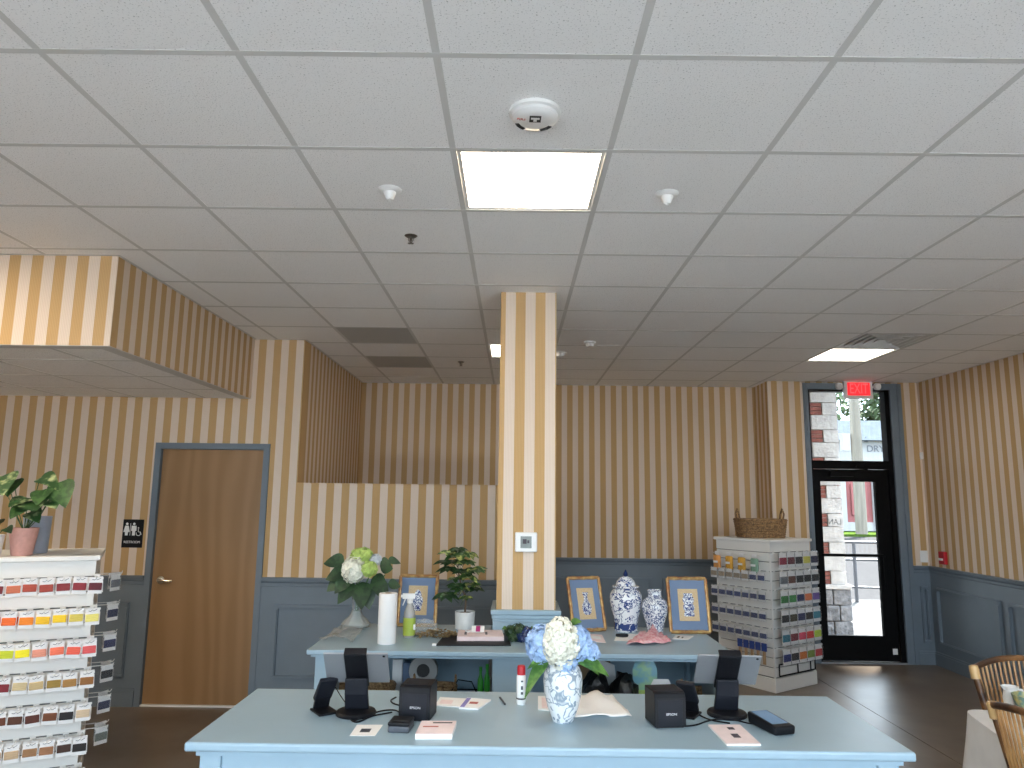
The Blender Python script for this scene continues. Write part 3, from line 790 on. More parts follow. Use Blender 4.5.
def printer(p, rz, label):
    t = thing('receipt_printer', label, 'printer', p, rz, 'black cube receipt printers')
    prof = [(-.062, .004), (-.062, .112), (-.055, .128), (-.04, .134), (.064, .134), (.064, .004)]
    n = len(prof); b = MB()
    b.add([(-.0635, y, z) for y, z in prof] + [(.0635, y, z) for y, z in prof], [tuple(range(n)), tuple(range(2 * n - 1, n - 1, -1))] + [(i, n + i, n + (i + 1) % n, (i + 1) % n) for i in range(n)])
    b.build('housing', 'black_plastic', t, bevel=.003)
    MB().cbox((0, -.0625, .056), (.1, .002, .096)).build('front_panel', 'grey_plastic', t, bevel=.0008)
    MB().cbox((0, -.01, .1345), (.09, .07, .0015)).build('top_cover', 'grey_plastic', t)
    MB().cbox((0, 0, .002), (.11, .11, .004)).build('foot', 'dark', t)
    t.scale = (.92, .92, .92)
    text('lettering', 'EPSON', .0125, mat('logo_white', (.75, .75, .75, 1), .4), t, (.004, -.0637, .052), (R(90), 0, 0), .0003, 1.15)
    return t
p = G(415.5, 722, FC); printer((p.x, p.y + .06, FC), R(-7), 'black cube receipt printer beside the left tablet stand')
p = G(669, 729, FC); printer((p.x, p.y + .062, FC), R(8), 'black cube receipt printer beside the right tablet stand')

def reader(p, rz, label):
    t = thing('card_reader', label, 'card reader', p, rz, 'card readers on tilted stands')
    MB().cbox((0, 0, .004), (.075, .1, .008)).build('base', 'black_plastic', t, bevel=.002)
    b = MB().add([(-.03, .03, .008), (.03, .03, .008), (.03, .045, .008), (-.03, .045, .008), (-.03, -.01, .1), (.03, -.01, .1), (.03, .004, .1), (-.03, .004, .1)], [(0, 3, 2, 1), (4, 5, 6, 7), (0, 1, 5, 4), (1, 2, 6, 5), (2, 3, 7, 6), (3, 0, 4, 7)])
    b.build('stand', 'black_plastic', t, bevel=.002)
    m = Tr(0, -.005, .085) @ Matrix.Rotation(R(38), 4, 'X')
    bd = MB().cbox((0, 0, 0), (.07, .018, .105), m).build('terminal', 'grey_plastic', t, bevel=.005)
    MB().cbox((0, .0095, .01), (.062, .001, .08), m).build('screen', mat('reader_screen', (.02, .02, .025, 1), .15), bd)
p = G(324, 712, FC); reader((p.x, p.y, FC), R(35), 'black card reader on a tilted stand left of the left tablet')
p = G(689, 716, FC); reader((p.x, p.y + .01, FC), R(-30), 'black card reader on a tilted stand behind the right printer')
p = G(399, 733.5, FC)
t = thing('card_dock', 'small grey and black card reader dock before the left printer', 'card reader', (p.x, p.y + .045, FC), R(-5))
MB().cbox((0, 0, .011), (.075, .085, .022)).build('base', 'slate_plastic', t, bevel=.004)
MB().cbox((0, 0, .028), (.077, .087, .012)).build('lid', 'black_plastic', t, bevel=.004)
MB().cbox((0, -.015, .0345), (.05, .012, .0015)).build('slot', 'dark', t)
p = G(772, 729, FC)
t = thing('payment_terminal', 'black handheld payment terminal with blue screen lying on the counter', 'card terminal', (p.x, p.y, FC), R(17))
MB().add([(-.042, -.075, .0), (.042, -.075, 0), (.042, .085, 0), (-.042, .085, 0), (-.044, -.078, .03), (.044, -.078, .03), (.044, .088, .042), (-.044, .088, .042)], [(0, 3, 2, 1), (4, 5, 6, 7), (0, 1, 5, 4), (1, 2, 6, 5), (2, 3, 7, 6), (3, 0, 4, 7)]).build('body', 'black_plastic', t, bevel=.008, seg=3)
MB().add([(-.033, -.05, .0325), (.033, -.05, .0325), (.033, .078, .0422), (-.033, .078, .0422)], [(0, 1, 2, 3)]).build('screen', mat('blue_screen', (.10, .17, .27, 1), .2, emit=((.2, .33, .5, 1), .25)), t)

# cables
def cable(pts, label, r=.0028):
    P = [Vector(p) for p in pts]; out = []
    for i in range(len(P) - 1):
        p0, p1, p2, p3 = P[max(i - 1, 0)], P[i], P[i + 1], P[min(i + 2, len(P) - 1)]
        for k in range(6):
            s = k / 6; out.append(.5 * ((2 * p1) + (p2 - p0) * s + (2 * p0 - 5 * p1 + 4 * p2 - p3) * s * s + (3 * p1 - p0 - 3 * p2 + p3) * s ** 3))
    out.append(P[-1])
    tag(MB().tube(out, r, 6).build('cable', 'black_plastic', smooth=True), label, 'cable', 'black cables on the front counter')
def gl(*l): return [G(x, y, FC) + Vector((0, 0, .003)) for x, y in l]
cable(gl((352, 722), (362, 719), (380, 712), (395, 711), (402, 716), (398, 720)), 'black cable looping from left tablet base to the small dock')
cable(gl((335, 714), (345, 716), (356, 723), (372, 717), (392, 713)), 'black cable running under the left tablet stand')
q = gl((334, 700), (342, 703), (350, 710)); q[0].z += .05; q[1].z += .015; cable(q, 'black cable from the left card reader to the tablet stand', .002)
cable(gl((396, 698), (391, 701), (393, 704), (399, 706)), 'short black cable loop behind the left printer', .003)
cable(gl((668, 725), (680, 727), (695, 726), (707, 722), (718, 720), (735, 721), (748, 724), (757, 725)), 'black cable from the right printer to the payment terminal')
cable(gl((692, 709), (700, 716), (712, 721), (730, 724)), 'black cable from the right card reader to the tablet base')
q = gl((717, 690), (716, 697), (719, 704)); q[0].z += .07; q[1].z += .03; cable(q, 'black cable hanging behind the right tablet', .002)

# ------------------------------------------------------------------ paper goods on the front counter
def sheet(name, pxs, z, th, m, label, cat, prints=(), side=None, group=None):
    P = [G(x, y, z) for x, y in pxs]; c = sum(P, Vector()) / 4
    t = thing(name, label, cat, (c.x, c.y, z))
    poly = [(p.x - c.x, p.y - c.y) for p in P]
    if side:
        MB().prism(poly, 0, th * .93).build('stack', side, t); MB().prism(poly, th * .93, th).build('top_sheet', m, t)
    else: MB().prism(poly, 0, th).build('sheet', m, t)
    A, B, D = Vector(poly[0]), Vector(poly[1]), Vector(poly[3])
    def uv(u, v): return A + (B - A) * u + (D - A) * v
    for (u0, v0, u1, v1, pm) in prints:
        q = [uv(u0, v0), uv(u1, v0), uv(u1, v1), uv(u0, v1)]
        MB().prism([(a.x, a.y) for a in q], th, th + .0004).build('print', pm, t)
    return t
# corners: front left, front right, back right, back left
sheet('note_card', ((349.5, 736), (375, 736), (383, 725), (357, 725)), FC, .0012, 'paper', 'small white card with a grey oval print beside left tablet', 'card', [(.3, .3, .7, .62, 'slate_plastic')])
sheet('pink_pad', ((415, 739.5), (452, 739.5), (456.5, 726), (421.5, 726)), FC, .018, 'pink_paper', 'thick white edged pad with pink printed cover', 'notepad', [(.12, .5, .55, .58, 'red_ink'), (.35, .8, .9, .88, 'ink'), (.2, .25, .6, .3, 'pink_paper')], 'paper')
sheet('pink_flyers', ((727, 746), (761, 746), (740, 726.5), (708, 726.5)), FC, .007, 'pink_paper', 'stack of pink printed flyers before the right tablet', 'flyers', [(.4, .3, .62, .5, 'ink'), (.5, .72, .7, .85, 'ink')], 'paper')
sheet('white_booklet', ((435, 706), (466, 708), (476, 700), (440, 698)), FC, .004, 'paper', 'white booklet beside the left printer', 'booklet', [(.1, .2, .5, .7, 'pink_paper')])
sheet('printed_booklet', ((459, 709), (478, 710), (491, 701), (467, 699)), FC, .006, 'paper', 'booklet with violet and red print left of the red capped can', 'booklet', [(.02, .05, .25, .95, mat('violet_ink', (.22, .2, .5, 1), .6)), (.35, .4, .8, .6, 'red_ink')])
p = G(502, 702, FC)
tag(MB().tube([(-.009, .05, 0), (.012, -.045, 0)], .004, 8).tube([(.012, -.045, 0), (.014, -.053, 0)], .002, 6).build('pen', 'slate_plastic', loc=(p.x, p.y, FC + .004)), 'grey pen lying on the front counter left of the can', 'pen')
# unfolded tissue paper
def crumple(name, P, z, amp, m, label, cat, seed, nx=14, ny=10, lift=None):
    A, B, D, E = [Vector((p.x, p.y)) for p in P]     # fl, fr, br, bl
    c = (A + B + D + E) / 4; vs_, fs = [], []
    for j in range(ny + 1):
        for i in range(nx + 1):
            u, v = i / nx, j / ny
            q = (A * (1 - u) + B * u) * (1 - v) + (E * (1 - u) + D * u) * v
            n = mnoise.noise(Vector((u * 3.1 + seed, v * 3.3, seed * .7))) + .4 * mnoise.noise(Vector((u * 8 + seed, v * 8, 2)))
            h = .002 + amp * max(0, n + .35)
            if lift: h += lift(u, v)
            vs_.append((q.x - c.x, q.y - c.y, h))
    for j in range(ny):
        for i in range(nx):
            a = j * (nx + 1) + i; fs.append((a, a + 1, a + nx + 2, a + nx + 1))
    b = MB().add(vs_, fs); o = b.build(name, m, loc=(c.x, c.y, z), smooth=True)
    md = o.modifiers.new('thickness', 'SOLIDIFY'); md.thickness = .0008; md.offset = 1
    return tag(o, label, cat)
crumple('tissue_paper', [G(570, 718, FC), G(632, 717, FC), G(612, 696, FC), G(572, 698, FC)], FC, .010, 'paper', 'crumpled white tissue paper sheet right of the hydrangea vase', 'paper', 4, lift=lambda u, v: .035 * max(0, 1 - abs(u - .62) * 4) * max(0, v - .3))
sheet('stitch_card', ((538, 710), (549, 711), (549, 697), (538, 697)), FC, .004, 'paper', 'white card with tan print peeking out left of the vase', 'card', [(.35, .1, .9, .9, 'pink_paper')])

# red capped can
p = G(521, 704, FC)
t = thing('spray_can', 'slim white spray can with red cap on the front counter', 'spray can', (p.x, p.y, FC))
MB().lathe([(.017, 0), (.0185, .004), (.0185, .105), (.016, .112)], 24).build('can', 'white_plastic', t, smooth=True)
MB().lathe([(.0165, .112), (.0165, .14), (.015, .146), (.012, .147)], 24).build('cap', 'red', t, smooth=True)
MB().lathe([(.0188, .02), (.0188, .026)], 24, cap=False).build('label_band', 'ink', t); 
b = MB()
for z, h_ in ((.045, .01), (.065, .014), (.09, .006)): b.cbox((.003, -.0186, z), (.009, .001, h_))
b.build('label_print', 'slate_plastic', t)

# ------------------------------------------------------------------ flowers and leaves
def leafy(name, c1, c2, scale=30, lo=.42, hi=.58):
    return two_tone(name, c1, c2, scale, lo, hi, .42)
M['leaf_dark'] = leafy('dark_leaf', (.010, .032, .012, 1), (.025, .065, .022, 1))
M['leaf_mid'] = leafy('green_leaf', (.035, .11, .02, 1), (.09, .2, .04, 1))
M['leaf_deep'] = leafy('deep_green_leaf', (.02, .06, .015, 1), (.05, .12, .03, 1))
M['leaf_varieg'] = leafy('variegated_leaf', (.025, .075, .018, 1), (.36, .38, .12, 1), 26, .50, .66)
M['leaf_marble'] = leafy('marbled_leaf', (.022, .07, .018, 1), (.40, .44, .22, 1), 20, .50, .68)
M['petal_white'] = mat('white_petals', (.80, .79, .68, 1), .7, noise=(60, .08))
M['petal_blue'] = mat('blue_petals', (.36, .51, .76, 1), .7, noise=(40, .25))
M['petal_green'] = mat('lime_petals', (.42, .55, .14, 1), .7, noise=(40, .2))
M['petal_pale'] = mat('pale_lilac_petals', (.55, .58, .62, 1), .7)
M['stem'] = mat('green_stem', (.06, .13, .03, 1), .6)
M['bark'] = mat('brown_stem', (.12, .08, .05, 1), .8)
M['soil'] = mat('potting_soil', (.05, .035, .025, 1), .95, bump=(60, .8, .01))

def flower_head(name, parent, c, r, n, ps, m, seed=0):
    b = MB(); rr = random.Random(seed); c = Vector(c)
    b.blob(c, (r[0] * .86, r[1] * .86, r[2] * .86), 2, .1, 3, seed)
    ga = PI * (3 - 5 ** .5)
    for i in range(n):
        z = 1 - 2 * (i + .5) / n; q = (1 - z * z) ** .5; a = ga * i
        d = Vector((math.cos(a) * q, math.sin(a) * q, z))
        k = 1 + rr.uniform(-.09, .09)
        p = c + Vector((d.x * r[0], d.y * r[1], d.z * r[2])) * k
        nn = Vector((d.x / r[0], d.y / r[1], d.z / r[2])).normalized()
        nn = (nn + Vector((rr.gauss(0, .22), rr.gauss(0, .22), rr.gauss(0, .22)))).normalized()
        t1 = nn.orthogonal().normalized(); t2 = nn.cross(t1); o = rr.uniform(0, PI)
        for j in range(4):
            a1 = o + j * PI / 2
            u = t1 * math.cos(a1) + t2 * math.sin(a1); v = t2 * math.cos(a1) - t1 * math.sin(a1)
            s = ps * rr.uniform(.8, 1.15)
            b.add([p, p + u * s * .6 + v * s * .5 + nn * s * .22, p + u * s * 1.05 + nn * s * .12, p + u * s * .6 - v * s * .5 + nn * s * .22], [(0, 1, 2, 3)])
    return b.build(name, m, parent)

def leaf_mesh(b, base, d, L, W, droop=.3, fold=.25, up=(0, 0, 1), notch=0, n=8):
    base = Vector(base); d = Vector(d).normalized(); up = Vector(up)
    side = d.cross(up)
    if side.length < .05: side = d.cross(Vector((1, 0, 0)))
    side.normalize(); nn = side.cross(d).normalized()
    vs_, fs = [], []
    for i in range(n + 1):
        s = i / n
        wv = W * (math.sin(PI * min(1, s ** .75 * .985 + .015))) ** .85 if not notch else W * (math.sin(PI * min(1, (s * .94 + .06) ** .55))) ** .8
        cpt = base + d * (L * s) - Vector((0, 0, 1)) * (droop * L * s * s)
        vs_ += [cpt - side * wv + nn * (fold * wv), cpt, cpt + side * wv + nn * (fold * wv)]
    for i in range(n):
        o = i * 3; fs += [(o, o + 1, o + 4, o + 3), (o + 1, o + 2, o + 5, o + 4)]
    b.add(vs_, fs)
def leaf(parent, base, d, L, W, m, droop=.3, fold=.25, up=(0, -.55, .85), notch=0, petiole=None, name='leaf'):
    b = MB(); leaf_mesh(b, base, d, L, W, droop, fold, up, notch)
    if petiole is not None: b.tube(petiole, .0025, 5)
    return b.build(name, m, parent, smooth=True)

# porcelain
def porcelain(name, blue, scale, lo, hi, band=None, coat=.3, soft=.02):
    white = (.74, .77, .79, 1)
    m = mat(name, white, .18, coat=coat); nt = m.node_tree; b = nt.nodes['Principled BSDF']
    tc = nt.nodes.new('ShaderNodeTexCoord')
    n = nt.nodes.new('ShaderNodeTexNoise'); n.inputs['Scale'].default_value = scale; n.inputs['Detail'].default_value = 2; n.inputs['Distortion'].default_value = 1.2
    nt.links.new(tc.outputs['Object'], n.inputs['Vector'])
    r1 = nt.nodes.new('ShaderNodeValToRGB'); e = r1.color_ramp.elements
    e[0].position = lo; e[0].color = white; e[1].position = lo + soft; e[1].color = blue
    e2 = e.new(hi); e2.color = blue; e3 = e.new(hi + soft); e3.color = white
    nt.links.new(n.outputs[0], r1.inputs[0])
    n2 = nt.nodes.new('ShaderNodeTexVoronoi'); n2.inputs['Scale'].default_value = scale * 1.3
    nt.links.new(tc.outputs['Object'], n2.inputs['Vector'])
    r2 = nt.nodes.new('ShaderNodeValToRGB'); r2.color_ramp.elements[0].position = .16; r2.color_ramp.elements[1].position = .2
    r2.color_ramp.elements[0].color = blue; r2.color_ramp.elements[1].color = (1, 1, 1, 1)
    nt.links.new(n2.outputs['Distance'], r2.inputs[0])
    mx = nt.nodes.new('ShaderNodeMix'); mx.data_type = 'RGBA'; mx.blend_type = 'DARKEN'; mx.inputs[0].default_value = 1
    nt.links.new(r1.outputs[0], mx.inputs[6]); nt.links.new(r2.outputs[0], mx.inputs[7])
    nt.links.new(mx.outputs[2], b.inputs['Base Color'])
    return m
BLUE = (.03, .06, .20, 1)
M['ginger'] = porcelain('blue_white_porcelain', BLUE, 25, .48, .56)
M['ginger_fine'] = porcelain('fine_blue_white_porcelain', (.06, .09, .20, 1), 55, .46, .58)
M['floral'] = porcelain('grey_floral_porcelain', (.27, .33, .39, 1), 20, .49, .56, soft=.045)
M['cobalt'] = mat('cobalt_glaze', (.015, .03, .11, 1), .2, coat=.3)

# hydrangea vase on the front counter
p = G(563.5, 724, FC)
VP = Vector((p.x, p.y + .035, FC))
t = thing('hydrangea_vase', 'grey floral white vase of blue and white hydrangeas on front counter', 'vase', VP)
MB().lathe([(.036, 0), (.040, .004), (.042, .012), (.057, .05), (.069, .1), (.073, .14), (.071, .168), (.062, .19), (.046, .208), (.038, .216), (.038, .226), (.044, .235), (.040, .235), (.034, .225), (.034, .212)], 40).build('vase_body', 'floral', t, smooth=True)
SC = .0041
def fv(px, py, dy=0): q = S(px, py, VP.y + dy); return q - VP
flower_head('white_flower_head', t, fv(560.5, 643, -.05), (.062, .06, .084), 170, .015, 'petal_white', 1)
flower_head('blue_flower_head', t, fv(541.5, 645, 0), (.054, .055, .068), 130, .015, 'petal_blue', 2)
flower_head('blue_flower_head', t, fv(576, 644, 0), (.056, .055, .064), 130, .015, 'petal_blue', 3)
flower_head('blue_flower_head', t, fv(566, 664, -.045), (.034, .03, .026), 40, .013, 'petal_blue', 4)
flower_head('blue_flower_head', t, fv(590, 652, .02), (.032, .04, .034), 50, .014, 'petal_blue', 5)
for px_, py_, dx, dz, L, W, dr, m_ in ((549, 659, -.55, -.2, .11, .028, .9, 'leaf_mid'), (550, 657, -1, -.1, .09, .018, .35, 'leaf_mid'), (580, 662, 1, .1, .11, .032, .5, 'leaf_mid'), (576, 660, .8, .15, .09, .03, .7, 'leaf_mid'), (570, 625, .5, .4, .06, .02, .3, 'leaf_mid')):
    leaf(t, fv(px_, py_, -.01), (dx, -.3, dz), L, W, m_, dr)
b = MB()
for px_, py_ in ((562, 650), (545, 650), (577, 652)): b.tube([(0, 0, .03), (0, 0, .2), fv(px_, py_, 0)], .004, 6)
b.build('stems', 'stem', t)

# ------------------------------------------------------------------ back counter top
def onB(px, py): q = G(px, py, BC); return Vector((q.x, q.y, BC))
# clear vase with hydrangeas
q = onB(353, 630); VQ = q + Vector((0, .08, 0))
t = thing('glass_flower_vase', 'clear glass vase of white and lime hydrangeas on back counter', 'vase', VQ)
MB().lathe([(.06, .0), (.088, .008), (.092, .028), (.075, .05), (.045, .075), (.03, .11), (.03, .16), (.036, .2), (.046, .235), (.043, .235), (.033, .2), (.027, .16), (.027, .11), (.042, .073), (.07, .046), (.086, .027), (.082, .012), (.0, .01)], 36, cap=False).build('vase_body', 'vase_glass', t, smooth=True)
MB().lathe([(.08, .012), (.084, .027), (.068, .045), (.04, .072), (.025, .105), (0, .105)], 28).build('water', clear('water', (.86, .9, .89, 1), .03, .1, .42), t, smooth=True)
def gv(px, py, dy=0): return S(px, py, VQ.y + dy) - VQ
b = MB()
for px_, py_, k in ((357, 575, -.01), (362, 560, 0), (372, 570, .01), (345, 572, .015), (385, 575, 0)): b.tube([(k, k, .03), (k * .5, -k, .15), gv(px_, py_)], .0045, 6)
b.build('stems', 'stem', t)
flower_head('white_flower_head', t, gv(354, 570, -.05), (.072, .07, .078), 150, .016, 'petal_white', 11)
flower_head('lime_flower_head', t, gv(362, 556, 0), (.068, .06, .05), 120, .015, 'petal_green', 12)
flower_head('lime_flower_head', t, gv(369, 569, -.06), (.05, .045, .045), 90, .014, 'petal_green', 13)
flower_head('pale_flower_head', t, gv(375, 560, 0), (.04, .04, .035), 60, .013, 'petal_pale', 14)
for px_, py_, dx, dy, dz, L, W, dr in ((346, 572, -.9, -.3, .1, .12, .045, .6), (344, 562, -.9, -.1, .3, .13, .04, .5), (350, 575, -.5, -.6, -.4, .11, .045, .5), (343, 578, -.7, -.4, -.3, .10, .042, .5), (362, 582, .1, -.8, -.5, .13, .05, .5), (354, 583, -.4, -.7, -.3, .12, .045, .6),
                                      (372, 578, .6, -.6, -.2, .12, .045, .6), (380, 566, .9, -.5, .25, .09, .045, .5), (388, 561, .9, -.2, .3, .085, .022, .6), (388, 584, 1, -.1, .12, .08, .028, .4), (377, 584, .5, -.6, -.2, .10, .04, .7), (366, 584, .2, -.5, -.6, .12, .045, .4)):
    leaf(t, gv(px_, py_, -.02), (dx, dy * .5, dz), L * 1.05, W * 1.25, 'leaf_dark', dr * .8, .12, (0, -.9, .45))

# crumpled clear film and small things around it
crumple('plastic_wrap', [onB(318, 642), onB(352, 643), onB(366, 630), onB(338, 628)], BC, .035, 'plastic_film', 'crumpled clear plastic wrap before the glass vase', 'plastic wrap', 9, 16, 12)
p = onB(385, 645)
t = thing('paper_towel_roll', 'white paper towel roll standing on the back counter', 'paper towel', (p.x, p.y + .05, BC))
MB().lathe([(.018, 0), (.051, 0), (.0525, .004), (.0525, .272), (.051, .276), (.018, .276)], 36, cap=False).build('roll', mat('embossed_towel', (.80, .79, .78, 1), .9, bump=(120, .5, .004)), t, smooth=True)
M['cardboard'] = mat('brown_cardboard', (.24, .16, .09, 1), .9)
MB().lathe([(.0185, .0), (.0185, .277), (.0165, .277), (.0165, 0)], 20, cap=False).build('cardboard_core', 'cardboard', t)
p = onB(408, 638)
t = thing('spray_bottle', 'lime green labelled spray bottle beside the paper towels', 'spray bottle', (p.x, p.y + .035, BC), R(8))
MB().lathe([(.033, 0), (.036, .005), (.036, .115), (.033, .14), (.024, .17), (.017, .185), (.015, .2)], 28).build('bottle', clear('frosted_bottle', (.8, .82, .84, 1), .08, .2, .35), t, smooth=True)
MB().lathe([(.0368, .012), (.0368, .112)], 28, cap=False).build('label_wrap', mat('lime_label', (.36, .47, .07, 1), .5), t, smooth=True)
MB().lathe([(.018, .195), (.018, .215), (.012, .22)], 18).box((-.045, -.011, .22), (.03, .011, .25)).box((-.055, -.006, .228), (-.045, .006, .242)).add([(-.03, -.006, .222), (-.022, -.006, .222), (-.04, -.006, .18), (-.045, -.006, .182), (-.03, .006, .222), (-.022, .006, .222), (-.04, .006, .18), (-.045, .006, .182)], [(0, 1, 2, 3), (7, 6, 5, 4), (0, 4, 5, 1), (1, 5, 6, 2), (2, 6, 7, 3), (3, 7, 4, 0)]).build('trigger_head', 'white_plastic', t)
MB().cbox((.03, -.022, .06), (.012, .012, .03)).build('label_print', 'paper', t)

# framed pictures
M['gilt'] = two_tone('gilt_bamboo', (.30, .13, .05, 1), (.52, .34, .13, 1), 28, .35, .65, .35, metal=.4)
M['mat_blue'] = mat('blue_mat_board', (.14, .20, .31, 1), .8)
M['linen'] = two_tone('linen_canvas', (.50, .36, .20, 1), (.60, .46, .28, 1), 90, .3, .7, .9, stretch=(1, 1, 3))
M['motif'] = porcelain('stitched_blue_motif', (.04, .06, .2, 1), 60, .43, .57, coat=0)
def picture(p, w_, h_, rz, lean, shape, label, inroll=0):
    t = thing('framed_picture', label, 'picture', p, rot=(0, 0, 0), group='framed blue vase pictures')
    m = Matrix.Rotation(rz, 4, 'Z') @ Matrix.Rotation(-lean, 4, 'X') @ Tr(0, 0, .012) @ Matrix.Rotation(inroll, 4, 'Y')
    k = .011
    fr = MB()
    for a, c in (((-w_ / 2, 0, 0), (w_ / 2, 0, 0)), ((-w_ / 2, 0, h_), (w_ / 2, 0, h_)), ((-w_ / 2, 0, 0), (-w_ / 2, 0, h_)), ((w_ / 2, 0, 0), (w_ / 2, 0, h_))):
        A, B = Vector(a), Vector(c); n = 10
        fr.tube([A.lerp(B, i / n) for i in range(n + 1)], k, 8, m=m, rs=[k * (1.18 if i in (2, 5, 8) else 1.0) for i in range(n + 1)])
    fr.build('frame', 'gilt', t, smooth=True)
    MB().box((-w_ / 2, -.001, 0), (w_ / 2, .006, h_), m).build('mat_board', 'mat_blue', t)
    cw, chh = w_ * .52, h_ * .60
    MB().box((-cw / 2, -.0025, h_ * .5 - chh / 2), (cw / 2, -.001, h_ * .5 + chh / 2), m).build('canvas', 'linen', t)
    prof = {'bottle': [(.5, 0), (.85, .1), (1, .3), (.9, .45), (.45, .62), (.38, .8), (.62, .95), (.6, 1)], 'jar': [(.85, 0), (.95, .1), (.75, .22), (1, .33), (1, .45), (.78, .55), (1, .66), (1, .78), (.75, .88), (.85, 1)], 'ginger': [(.6, 0), (.7, .1), (1, .45), (.95, .6), (.6, .7), (.7, .74), (.5, .9), (.12, 1)]}[shape]
    mw_, mh_ = cw * .28, chh * .72; z0 = h_ * .5 - mh_ / 2
    poly = [(x * mw_, z0 + z * mh_) for x, z in prof] + [(-x * mw_, z0 + z * mh_) for x, z in reversed(prof)]
    n = len(poly)
    MB().add([(x, -.0032, z) for x, z in poly], [tuple(range(n))], m).build('motif', 'motif', t)
    MB().add([(-.02, .008, 0), (.02, .008, 0), (.012, .008, h_ * .75), (-.012, .008, h_ * .75)], [(0, 1, 2, 3)], m).tube([Vector((0, .008, h_ * .7)), m.inverted() @ (Matrix.Rotation(rz, 4, 'Z') @ Vector((0, h_ * .5, .008)))], .005, 6, m=m).build('easel', 'gilt', t)
    MB().tube([(-.045, .01, .004), (-.045, -.018, .0), (-.045, -.018, .012)], .0025, 6, m=m).tube([(.045, .01, .004), (.045, -.018, .0), (.045, -.018, .012)], .0025, 6, m=m).build('easel_hook', 'gilt', t)
p = onB(590, 632); picture((p.x, p.y, BC), .215, .325, R(17), R(20), 'bottle', 'gilt framed blue bottle picture left of the tall ginger jar')
p = onB(691, 634); picture((p.x, p.y, BC), .245, .325, R(2), R(14), 'jar', 'gilt framed blue jar picture at the right end of back counter')
p = onB(416, 627); picture((p.x, p.y, BC), .24, .305, R(-2), R(12), 'ginger', 'gilt framed blue picture behind the spray bottle')

# clear bag, dried flowers, plant, boxes
tag(MB().blob((0, 0, .03), (.075, .045, .05), 3, .7, 3.5, 3, 0).build('clear_bag', 'plastic_film', loc=onB(423, 634) + Vector((0, .04, 0)), smooth=False), 'crumpled clear plastic bag right of the spray bottle', 'plastic bag')
M['dried'] = two_tone('dried_petals', (.14, .09, .04, 1), (.36, .27, .14, 1), 40, .35, .65, .9)
b = MB(); r2 = random.Random(21)
for i in range(150):
    a = r2.uniform(0, 2 * PI); rr = r2.random() ** .5
    bs = Vector((rr * .14 * math.cos(a), rr * .06 * math.sin(a), .004 + .045 * (1 - rr) * r2.random()))
    leaf_mesh(b, bs, (r2.gauss(0, 1), r2.gauss(0, .6), r2.uniform(0, .5)), r2.uniform(.03, .06), r2.uniform(.004, .012), r2.uniform(.1, .5), .4, n=3)
o = b.build('dried_flowers', 'dried', loc=onB(437, 637) + Vector((0, .02, 0))); tag(o, 'heap of tan dried petals and raffia on back counter', 'dried flowers'); o['kind'] = 'stuff'

p = onB(464, 631)
PV = Vector((p.x, p.y + .06, BC))
t = thing('potted_plant', 'variegated umbrella plant in a white pot left of the column', 'plant', PV)
MB().lathe([(.05, 0), (.06, .006), (.064, .11), (.060, .11), (.057, .095)], 32).build('pot', mat('white_glazed_pot', (.66, .67, .66, 1), .35, noise=(14, .12)), t, smooth=True)
MB().lathe([(.058, .094), (.04, .102), (0, .104)], 24, cap=False).build('soil', 'soil', t)
def hv(px, py, dy=0): return S(px, py, PV.y + dy) - PV
MB().tube([(0, 0, .1), (.005, 0, .2), hv(462, 590), hv(458, 570), hv(458, 552)], .006, 7, rs=[.007, .0065, .005, .004, .003]).build('stem', 'bark', t, smooth=True)
r2 = random.Random(5)
for px_, py_, dy, sz in ((455, 556, -.06, .07), (463, 553, -.05, .07), (468, 576, -.07, .075), (456, 585, -.07, .07), (444, 561, .0, .06), (458, 549, 0, .075), (449, 552, -.03, .07), (470, 553, .02, .065), (452, 561, .03, .07), (466, 562, -.05, .07), (449, 568, -.02, .075), (473, 569, -.03, .085), (463, 571, -.06, .08), (478, 570, .01, .06), (470, 584, -.04, .075), (476, 588, .0, .065), (461, 588, -.06, .07), (466, 597, -.04, .05), (446, 594, -.03, .085), (455, 578, .04, .06), (460, 560, .05, .06)):
    c = hv(px_, py_, dy)
    root = hv(460 + (px_ - 460) * .1, py_ + 9)
    b = MB(); k = 8; a0 = r2.uniform(0, 6); sz *= 1.12
    b.tube([root, (root + c) / 2 + Vector((0, 0, .01)), c], .0022, 5)
    for j in range(k):
        a = a0 + j * 2 * PI / k
        leaf_mesh(b, c, (math.cos(a), math.sin(a), r2.uniform(-.15, .15)), sz * r2.uniform(.8, 1.1), sz * .25, r2.uniform(.1, .45), .15, up=(0, -.5, .85), n=5)
    b.build('leaf_cluster', ['leaf_varieg', 'leaf_dark', 'leaf_varieg'][r2.randrange(3)], t)

sheet('slate_tray', ((436, 646), (511, 646), (506, 633), (446, 634)), BC, .006, 'grey_plastic', 'dark flat tray under the pink box', 'tray')
q = sheet('pink_box', ((457, 641), (504, 641), (502, 634), (458, 634)), BC + .006, .024, 'pink_paper', 'flat pale pink box lying on the dark tray', 'box', [(.15, .3, .2, .7, 'slate_plastic'), (.6, .3, .65, .7, 'slate_plastic')])
p = G(478, 633, BC + .03)
t = thing('tag_card', 'small white card with a magenta block on the pink box', 'card', (p.x, p.y, BC + .03), 0)
m = Matrix.Rotation(R(35), 4, 'X')
MB().cbox((0, 0, .0), (.075, .05, .004), Tr(0, 0, .022) @ m).build('card', 'paper', t, bevel=.001); MB().cbox((0, 0, .0025), (.026, .044, .001), Tr(0, 0, .022) @ m).build('print', mat('magenta_print', (.36, .02, .15, 1), .5), t)
MB().tube([(-.03, .0, .012), (-.06, .01, .004), (-.075, .0, .012)], .004, 6).build('ribbon', 'paper', t)
